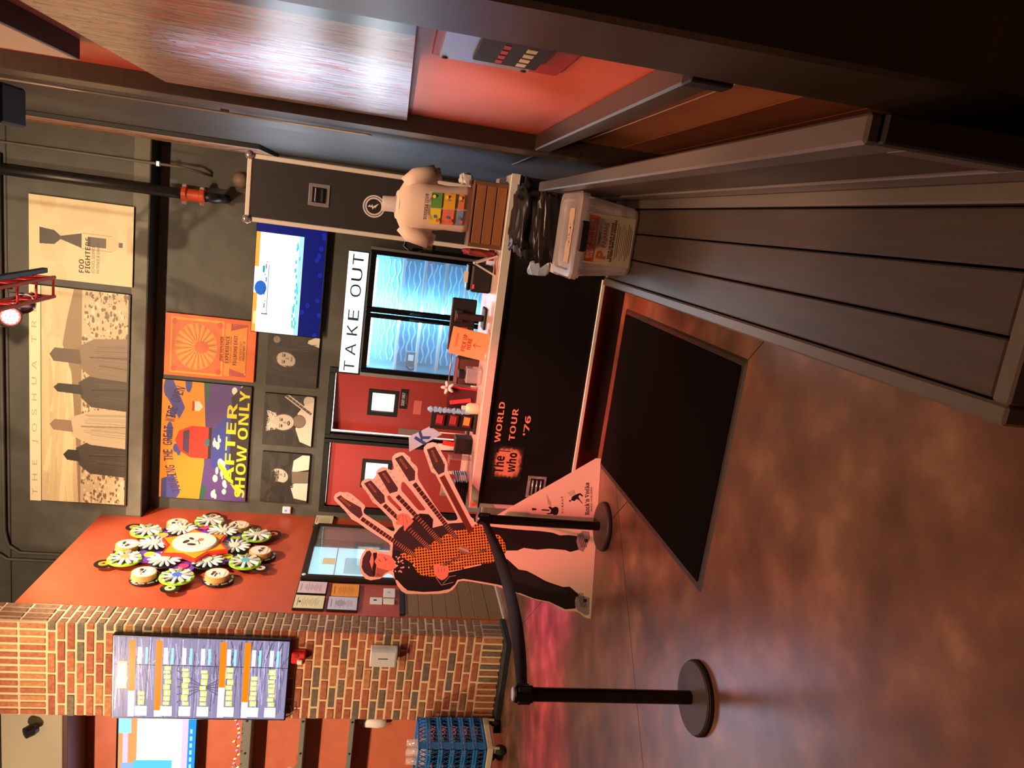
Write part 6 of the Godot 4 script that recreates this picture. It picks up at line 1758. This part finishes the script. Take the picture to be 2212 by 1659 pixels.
func build_bin() -> void:
	var h := 0.45
	var clear := pane(col(226, 218, 220), 0.52)
	clear.roughness = 0.2
	var t := thing("storage_bin", "clear plastic storage bin with a drop off notice on the bench end", "bin", Vector3(0.005, h, -3.81))
	part(t, "tub", skin_rings([rounded(0.32, 0.36, 0.04, 0.002), rounded(0.34, 0.38, 0.045, 0.02), rounded(0.405, 0.43, 0.045, 0.27), rounded(0.425, 0.45, 0.045, 0.272), rounded(0.425, 0.45, 0.045, 0.29)], true, false), clear)
	var lid := part(t, "lid", skin_rings([rounded(0.44, 0.465, 0.05, 0.285), rounded(0.44, 0.465, 0.05, 0.312), rounded(0.42, 0.445, 0.05, 0.322), rounded(0.36, 0.37, 0.05, 0.322), rounded(0.345, 0.355, 0.05, 0.306)], false, true), clear)
	for k in [-1.0, 1.0]:
		for q in 3: part(lid, "rib", box(Vector3(0.006, 0.03, 0.008), 0.002), clear, Vector3(k * (0.12 + 0.035 * q), 0.27, 0.226))
	part(t, "front_latch", box(Vector3(0.15, 0.04, 0.022), 0.009), m(col(24, 24, 48), 0.35), Vector3(0.0, 0.285, 0.24))
	part(t, "rear_latch", box(Vector3(0.15, 0.04, 0.022), 0.009), m(col(24, 24, 48), 0.35), Vector3(0.0, 0.285, -0.24))
	# torn note lying in the lid
	var nt := thing("torn_note", "torn cream paper note with scribbles lying on the bin lid", "note", Vector3(0.0, h + 0.307, -3.77))
	var edge := PackedVector2Array()
	for k in 13: edge.append(Vector2(-0.14 + 0.28 * k / 12.0, -0.05 + 0.006 * sin(k * 2.3)))
	for k in 13: edge.append(Vector2(0.14 - 0.28 * k / 12.0, 0.05 + 0.008 * sin(k * 1.7) + 0.012 * sin(k * 0.8)))
	part(nt, "paper", prism(edge, 0.001), m(col(238, 206, 170), 0.7), Vector3(0, 0.003, 0), Basis(Vector3.RIGHT, -PI / 2))
	for k in 7:
		part(nt, "scribble", box(Vector3(0.012 + 0.006 * (k % 3), 0.0006, 0.003 + 0.008 * (k % 2)), 0.0), M.ink, Vector3(-0.05 + 0.018 * k, 0.0036, 0.012 * sin(k * 1.9)), Basis(Vector3.UP, k * 0.9))
	# notice on the front
	var tilt := Basis(Vector3.RIGHT, atan2(0.025, 0.25))
	var nw := 0.245
	var nh := 0.25
	var no := thing("drop_off_notice", "white notice with orange heading taped to the clear bin", "notice", Vector3(0.0, h + 0.14, -3.81 + 0.207), "")
	no.basis = tilt
	part(no, "paper", box(Vector3(nw, nh, 0.0012), 0.0), m(col(240, 226, 196), 0.6))
	part(no, "orange_heading", box(Vector3(nw * 0.93, nh * 0.19, 0.0006), 0.0), m(col(236, 108, 30), 0.6), Vector3(0, nh * 0.385, 0.0009))
	var ink: Material = M.ink
	words(no, "DROP OFF YOUR", Vector3(0, nh * 0.425, 0.001), Basis.IDENTITY, 0.019, M.white, 0.19)
	words(no, "NEW PJs HERE!!", Vector3(0, nh * 0.335, 0.001), Basis.IDENTITY, 0.019, M.white, 0.18)
	words(no, "P", Vector3(-0.075, nh * 0.15, 0.001), Basis.IDENTITY, 0.05, m(col(236, 120, 40), 0.6), 0.04)
	words(no, "Project", Vector3(0.01, nh * 0.22, 0.001), Basis.IDENTITY, 0.016, ink, 0.055, false)
	words(no, "PAJAMAS", Vector3(0.025, nh * 0.1, 0.001), Basis.IDENTITY, 0.026, m(col(150, 50, 60), 0.6), 0.12, false)
	words(no, "HELP US HELP OTHERS", Vector3(0, -nh * 0.02, 0.001), Basis.IDENTITY, 0.011, m(col(120, 30, 36), 0.6), 0.18)
	words(no, "WE NEED 2500 NEW PAJAMAS", Vector3(0, -nh * 0.08, 0.001), Basis.IDENTITY, 0.011, ink, 0.21)
	for k in 9:
		part(no, "text_line", box(Vector3(nw * (0.75 - 0.12 * (k % 3)), 0.003, 0.0004), 0.0), m(col(190, 160, 140), 0.6) if k in [2, 3, 4] else m(col(120, 110, 100), 0.6), Vector3(0, -nh * (0.15 + 0.038 * k), 0.0008))

# ================================================================ back bar at the left edge
func build_back_bar() -> void:
	var zb := -8.2
	for k in 3:
		var y: float = pz([533, 652, 757][k], 1600, zb + 0.2).y
		var sh := thing("bar_shelf", ["thick steel beam shelf with bolts below the bar television", "grey wall shelf holding glasses behind the bar", "lowest grey wall shelf behind the bar"][k], "shelf", Vector3(-6.9, y, zb))
		part(sh, "board", box(Vector3(3.0, [0.11, 0.06, 0.06][k], 0.28), 0.005), m(col(118, 120, 116), 0.5), Vector3(0, 0, 0.14))
		for q in 4: part(sh, "bolt", lathe(disc(0.014, 0.01, 0.002), 8), M.black, Vector3(-0.6 + 0.45 * q, 0, 0.28), Basis(Vector3.RIGHT, PI / 2))
		if k == 2: continue
		for q in 3:
			var gl := thing("drinking_glass", "clear tumbler standing on the upper bar shelf" if k == 0 else "clear tumbler standing on the middle bar shelf", "glass", Vector3(-6.92 - 0.12 * q, y + [0.055, 0.03][k], zb + 0.18), "glasses on the bar shelves")
			part(gl, "body", lathe([Vector2(0.0, 0.0), Vector2(0.036, 0.0), Vector2(0.044, 0.12), Vector2(0.041, 0.12), Vector2(0.034, 0.01), Vector2(0, 0.01)], 18, true), pane(col(240, 225, 210), 0.25))
	# white dispenser on the back bar wall, half behind the column
	var wd0 := pz(776, 1558, zb + 0.05)
	var wd1 := pz(840, 1558, zb + 0.05)
	var wdp := thing("soap_dispenser", "white wall soap dispenser half hidden behind the brick column", "dispenser", Vector3(wd0.x, (wd0.y + wd1.y) * 0.5, zb))
	part(wdp, "body", skin_rings([rounded(0.12, 0.1, 0.04, -0.15, 0.05), rounded(0.14, 0.12, 0.05, -0.05, 0.06), rounded(0.13, 0.11, 0.05, 0.14, 0.055)], true, true, true), M.white)
	part(wdp, "pump_cap", lathe(disc(0.035, 0.05, 0.008), 16), M.chrome, Vector3(0, 0.14, 0.055))
	# bar television
	var a := pz(250, 1562, zb + 0.2)
	var b := pz(428, 1562, zb + 0.2)
	var tv := thing("bar_television", "bright television above the bar shelves at the column's left side", "screen", Vector3(a.x - 0.95, (a.y + b.y) * 0.5, zb))
	var w := 2.0
	var h := a.y - b.y
	part(tv, "mount", box(Vector3(0.3, 0.3, 0.12), 0.004), M.black_metal, Vector3(0, 0, 0.06))
	part(tv, "housing", box(Vector3(w, h, 0.06), 0.008), M.black_gloss, Vector3(0.1, 0, 0.15))
	var p := Pic.new(320, 160, col(255, 255, 255))
	p.r(0.0, 0, 1, 0.24, col(250, 150, 90)); p.r(0, 0.06, 1, 0.07, col(255, 190, 220)); p.r(0.86, 0, 0.14, 0.16, col(150, 220, 255)); p.r(0.55, 0.04, 0.1, 0.16, col(140, 170, 220))
	p.r(0, 0.82, 1, 0.09, col(250, 190, 220)); p.r(0, 0.9, 1, 0.1, col(40, 140, 230))
	for k in 18: p.r(0.05 * k + 0.01, 0.93, 0.03, 0.03, col(170, 220, 255))
	p.line(Vector2(0.93, 0.78), Vector2(0.5, 0.66), 0.006, col(190, 230, 255)); p.r(0.55, 0.2, 0.12, 0.5, col(90, 190, 230)); p.r(0.58, 0.62, 0.02, 0.08, col(40, 60, 70))
	part(tv, "display", sheet(w - 0.05, h - 0.05), print_mat(p.tex(), 0.3, 1.5), Vector3(0.1, 0, 0.181))
	lamp_area(tv, Vector3(0.1, 0, 0.2), Vector3(0, 0, 1), Vector2(w - 0.1, h - 0.1), col(235, 235, 255), 2.5)
	# string lights
	var sl := thing("string_lights", "string of small warm and pink lights under the bar television", "string lights", Vector3(-6.4, pz(516, 1600, zb + 0.33).y, zb + 0.3))
	var path: Array = []
	for k in 25: path.append(Vector3(0.6 - 0.06 * k, 0.02 * sin(k * 1.4) + 0.02, 0.02))
	part(sl, "wire", tube(path, 0.003, 6), M.rubber)
	for k in 24:
		part(sl, "bulb", lathe([Vector2(0, -0.022), Vector2(0.009, -0.01), Vector2(0.009, 0.008), Vector2(0, 0.018)], 8, true), glow(col(255, 206, 110) if k % 3 else col(255, 110, 200), 3.0), path[k] + Vector3(0, 0.02 * sin(k * 2.7), 0.008), Basis(Vector3(0, 0, 1), 0.6))
	# grey ceiling box with a small lamp
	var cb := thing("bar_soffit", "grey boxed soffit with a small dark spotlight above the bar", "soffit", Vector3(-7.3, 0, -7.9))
	var y0 := pz(132, 1600, -7.6).y
	part(cb, "box_face", box(Vector3(3.3, 0.62, 0.54), 0.006), m(col(150, 144, 120), 0.6), Vector3(0, y0 + 0.31, 0))
	part(cb, "shadow_band", box(Vector3(3.3, 0.05, 0.52), 0.004), m(col(60, 22, 20), 0.6), Vector3(0, y0 - 0.025, 0))  # dark red strip painted as the shadow gap below the box
	part(cb, "top_band", box(Vector3(3.3, 0.6, 0.5), 0.006), M.grey, Vector3(0, y0 + 0.95, -0.02))
	var lp := pz(78, 1574, -7.56)
	part(cb, "lamp_can", lathe([Vector2(0.0, 0.0), Vector2(0.05, 0.0), Vector2(0.065, 0.05), Vector2(0.06, 0.12), Vector2(0.0, 0.13)], 16), M.black_metal, Vector3(lp.x + 7.3, lp.y, 0.32), Basis(Vector3.RIGHT, 0.9))
	# stack of blue glass racks on a dolly
	var fa := py(1098, 1618, 0)
	var wr := 0.5
	var top := pz(905, 1613, fa.z).y
	var dl := thing("rack_dolly", "low pale dolly on black wheels beside the brick column", "dolly", Vector3(fa.x - 0.3, 0, fa.z - 0.3))
	part(dl, "deck", box(Vector3(wr, 0.07, wr), 0.01), m(col(196, 190, 176), 0.5), Vector3(0, 0.17, 0))
	for q in [[1, 1], [-1, 1], [1, -1], [-1, -1]]:
		var wh := part(dl, "wheel", tube([Vector3(q[0] * 0.22 - 0.02, 0.06, q[1] * 0.22), Vector3(q[0] * 0.22 + 0.02, 0.06, q[1] * 0.22)], 0.06, 20), M.rubber)
		part(wh, "fork", box(Vector3(0.06, 0.08, 0.03), 0.004), m(col(190, 186, 176), 0.4), Vector3(q[0] * 0.22, 0.11, q[1] * 0.22))
	var blue := m(col(36, 120, 200), 0.4)
	var n := 6
	var rh := (top - 0.205) / n
	for k in n:
		var rk := thing("glass_rack", ["blue plastic glass rack with open lattice sides, lowest of its stack", "blue plastic glass rack with open lattice sides, second in its stack", "blue plastic glass rack with open lattice sides, third in its stack", "blue plastic glass rack with open lattice sides, fourth in its stack", "blue plastic glass rack with open lattice sides, fifth in its stack", "blue plastic glass rack with open lattice sides, topmost of its stack"][k], "rack", Vector3(fa.x - 0.3, 0.206 + rh * k, fa.z - 0.3), "stack of blue glass racks")
		for s in [0.09, 0.86]:
			for q in 4:
				var bs := Basis(Vector3.UP, PI * 0.5 * q)
				part(rk, "rim", box(Vector3(wr, rh * 0.18, 0.012), 0.003), blue, bs * Vector3(0, 0, wr * 0.5 - 0.006) + Vector3(0, rh * s + 0.004, 0), bs)
		for q in 4:
			var bs := Basis(Vector3.UP, PI * 0.5 * q)
			part(rk, "corner_post", box(Vector3(0.1, rh * 0.7, 0.01), 0.003), blue, bs * Vector3(-wr * 0.5 + 0.06, 0, wr * 0.5 - 0.007) + Vector3(0, rh * 0.48, 0), bs)
			var la := start()
			for i in 7:
				for sg in [-1.0, 1.0]: add_box(la, Vector3(-0.12 + 0.055 * i, rh * 0.48, wr * 0.5 - 0.008), Vector3(0.008, rh * 0.8, 0.006), 0.001, Basis(Vector3(0, 0, 1), sg * 0.5))
			part(rk, "lattice", done(la), m(col(26, 92, 160), 0.4), Vector3.ZERO, bs)
		part(rk, "floor_grid", box(Vector3(wr - 0.02, 0.01, wr - 0.02), 0.0), m(col(20, 70, 130), 0.5), Vector3(0, 0.012, 0))
	for q in 4:
		var gl := thing("upturned_glass", "clear glass standing upside down in the topmost blue rack", "glass", Vector3(fa.x - 0.18 - 0.12 * (q % 2), 0.206 + rh * (n - 1) + 0.018, fa.z - 0.18 - 0.12 * (q / 2)), "glasses in the top rack")
		part(gl, "body", lathe([Vector2(0.044, 0.0), Vector2(0.034, 0.2), Vector2(0.0, 0.2)], 16, true), pane(col(240, 220, 215), 0.3))

# ================================================================ lamps overhead
func spot_lamp(label: String, at: Vector3, target: Vector3, c: Color, energy: float, angle: float, stem := 0.6, soft := 0.6) -> void:
	var t := thing("unseen_spotlight", label, "lamp", at)  # fixture made up to carry a light out of view
	var d := (target - at).normalized()
	var bs := Basis.looking_at(d, Vector3.UP if absf(d.y) < 0.95 else Vector3.RIGHT) * Basis(Vector3.RIGHT, PI / 2)
	part(t, "can", lathe([Vector2(0, 0), Vector2(0.06, 0.0), Vector2(0.07, 0.03), Vector2(0.08, 0.2), Vector2(0.07, 0.2), Vector2(0.06, 0.05)], 20), M.black_metal, -d * 0.0, bs * Basis(Vector3.RIGHT, PI))
	part(t, "lens", lathe(disc(0.066, 0.01, 0.002), 20), glow(c, 3.0), d * 0.16, bs)
	part(t, "stem", tube([Vector3(0, 0.05, 0), Vector3(0, 7.2 - at.y, 0)], 0.014, 8), M.black_metal)
	lamp_spot(t, d * 0.23, d * 5.0, c, energy, angle, 0.06, soft)
func build_overhead() -> void:
	# red truss running overhead
	var e := pz(117, 599, -8.0)
	var e2 := pz(116.6, 640, -8.0)
	var wd := e.x - e2.x
	var t := thing("lighting_truss", "red metal lighting truss hanging below the ceiling", "truss", Vector3(e2.x, e.y, -8.0))
	var red := m(col(170, 26, 26), 0.4)
	for x in [0.0, wd]:
		for y in [0.0, 0.2]: part(t, "chord", tube([Vector3(x, y, 0), Vector3(x, y, 6.6)], 0.02, 10), red)
	for k in 18:
		var z := 0.02 + 0.36 * k
		part(t, "cross_bar", tube([Vector3(0, 0, z), Vector3(wd, 0, z)], 0.013, 8), red)
		part(t, "upright_bar", tube([Vector3(0, 0, z), Vector3(0, 0.2, z)], 0.011, 8), red); part(t, "upright_bar", tube([Vector3(wd, 0, z), Vector3(wd, 0.2, z)], 0.011, 8), red)
		part(t, "diagonal_bar", tube([Vector3(wd, 0, z), Vector3(wd, 0.2, z + 0.36)], 0.011, 8), red); part(t, "diagonal_bar", tube([Vector3(0, 0, z), Vector3(0, 0.2, z + 0.36)], 0.011, 8), red)
	for z in [0.4, 3.2, 6.2]: part(t, "hanger", tube([Vector3(wd * 0.5, 0.2, z), Vector3(wd * 0.5, 7.2 - e.y, z)], 0.01, 6), M.black_metal)
	part(t, "cable_tray", box(Vector3(0.05, 0.05, 1.5), 0.006), M.black, Vector3(wd + 0.07, 0.06, 0.8))
	# stage lamps on the truss
	var p1 := pz(22, 684, -7.5)
	var p2 := pz(44, 655, -7.75) - Vector3(0, 0.03, 0)
	stage_lamp("red glowing round stage lamp hung on the red truss", p1, Vector3(-1.4, 0.9, -5.6), col(255, 60, 60), col(255, 70, 66), 14.0, 17.0, true)
	stage_lamp("pale unlit stage lamp hung on the red truss end", p2, Vector3(-0.8, 4.4, -3.0), col(190, 176, 200), Color.BLACK, 0.0, 0.0, false)
	# lamps above the frame, some of them added to brighten single places
	var warm := col(255, 222, 180)
	stage_lamp("pink glowing stage lamp near the front of the red truss", Vector3(e2.x - 0.02, e.y - 0.22, -2.3), Vector3(-1.7, 1.3, -4.85), col(255, 104, 104), col(255, 120, 120), 36.0, 13.0, true)
	spot_lamp("warm track spotlight aimed at the wide poster", Vector3(-2.6, 6.4, -3.6), Vector3(-3.4, 5.4, -9.6), warm, 30.0, 38.0)
	spot_lamp("warm track spotlight aimed at the cream poster", Vector3(-0.6, 6.4, -3.6), Vector3(-0.8, 5.2, -9.6), warm, 17.0, 36.0)
	spot_lamp("warm track spotlight aimed at the flower wall art", Vector3(-2.2, 6.3, -7.2), Vector3(-4.37, 3.5, -8.5), col(255, 232, 200), 24.0, 34.0)
	spot_lamp("warm track spotlight aimed at the brick column", Vector3(-4.2, 6.4, -1.6), Vector3(-4.9, 2.6, -7.0), col(255, 216, 166), 23.0, 26.0)
	spot_lamp("unseen warm spotlight added above the entrance floor", Vector3(-1.6, 6.4, -2.6), Vector3(-1.8, 0.0, -3.4), col(255, 196, 150), 7.0, 44.0)  # added room light, no such lamp is seen
	spot_lamp("unseen magenta spotlight added to tint the floor beside the standee", Vector3(-3.2, 6.2, -4.4), Vector3(-3.2, 0.0, -5.8), col(255, 84, 160), 120.0, 10.0, 0.6, 1.0)  # added beam that stands in for a pink reflection on the floor
	spot_lamp("unseen red spotlight added to tint the floor before the brick column", Vector3(-4.6, 6.2, -4.0), Vector3(-4.3, 0.0, -5.2), col(255, 70, 96), 66.0, 10.0, 0.6, 1.0)  # second added beam, carries the pink floor tint further left
	spot_lamp("warm track spotlight above the bar", Vector3(-0.3, 6.4, -2.6), Vector3(-0.2, 1.5, -5.4), col(255, 210, 176), 24.0, 20.0)
	spot_lamp("unseen warm spotlight added to light the back bar evenly", Vector3(-7.4, 5.4, -3.2), Vector3(-6.6, 2.9, -8.2), col(255, 214, 176), 30.0, 38.0)  # added from the front, out of view, to even out the shelves
	spot_lamp("unseen cool white spotlight added to brighten the mural", Vector3(-2.6, 3.4, -1.5), Vector3(0.45, 1.78, -2.8), col(172, 206, 255), 40.0, 11.5, 0.6, 1.0)  # added beam in place of the bluish light reflected on this wall
	spot_lamp("unseen warm spotlight added to brighten the divider boards", Vector3(-2.5, 5.2, -0.9), Vector3(0.45, 0.55, -2.5), col(255, 200, 156), 24.0, 9.0, 0.6, 0.9)  # unseen lamp put in because the boards were too dark
	var cl := thing("fill_light", "unseen square warm fill light added above the entrance", "lamp", Vector3(-1.9, 7.15, -1.4))  # unseen panel put in as diffuse warm fill
	part(cl, "frame", box(Vector3(1.6, 0.06, 1.6), 0.006), M.black_metal, Vector3(0, 0.02, 0))
	part(cl, "diffuser", box(Vector3(1.5, 0.02, 1.5), 0.004), glow(col(255, 196, 150), 2.0), Vector3(0, -0.02, 0))
	lamp_area(cl, Vector3(0, -0.04, 0), Vector3.DOWN, Vector2(1.5, 1.5), col(255, 190, 142), 34.0)

func stage_lamp(label: String, at: Vector3, target: Vector3, c: Color, lit: Color, energy: float, angle: float, on: bool) -> void:
	var t := thing("stage_lamp", label, "lamp", at, "stage lamps on the truss")
	var d := (EYE + Vector3(-1.2, 1.0, 0) - at).normalized() if on else (target - at).normalized()
	var bs := Basis.looking_at(d, Vector3.UP) * Basis(Vector3.RIGHT, -PI / 2)
	part(t, "can", lathe([Vector2(0, -0.16), Vector2(0.06, -0.15), Vector2(0.095, -0.05), Vector2(0.1, 0.0), Vector2(0.088, 0.0), Vector2(0.084, -0.02)], 24), M.black_metal if on else m(col(196, 184, 204), 0.4), Vector3.ZERO, bs)
	if on:
		var lens := part(t, "lens", lathe(disc(0.084, 0.012, 0.003), 24), glow(lit, 4.0), -d * 0.015, bs)
		for k in 12: part(lens, "led", lathe(disc(0.016, 0.006, 0.002), 8), glow(col(255, 236, 200), 6.0), Vector3(cos(TAU * k / 12.0) * 0.056, 0.012, sin(TAU * k / 12.0) * 0.056))
		for k in 5: part(lens, "led", lathe(disc(0.018, 0.006, 0.002), 8), glow(col(255, 240, 210), 6.0), Vector3(cos(TAU * k / 5.0) * 0.024, 0.012, sin(TAU * k / 5.0) * 0.024))
		lamp_spot(t, d * 0.06, target - at, c, energy, angle, 0.08, 0.5)
	else:
		part(t, "lens", lathe([Vector2(0.0, -0.01), Vector2(0.086, -0.01), Vector2(0.05, 0.02), Vector2(0.0, 0.03)], 20, true), m(col(170, 160, 190), 0.2), Vector3.ZERO, bs)
	part(t, "yoke", tube([Vector3(0.1, 0, 0), Vector3(0.1, 0.14, 0), Vector3(-0.1, 0.14, 0), Vector3(-0.1, 0, 0)], 0.008, 6), M.black_metal)
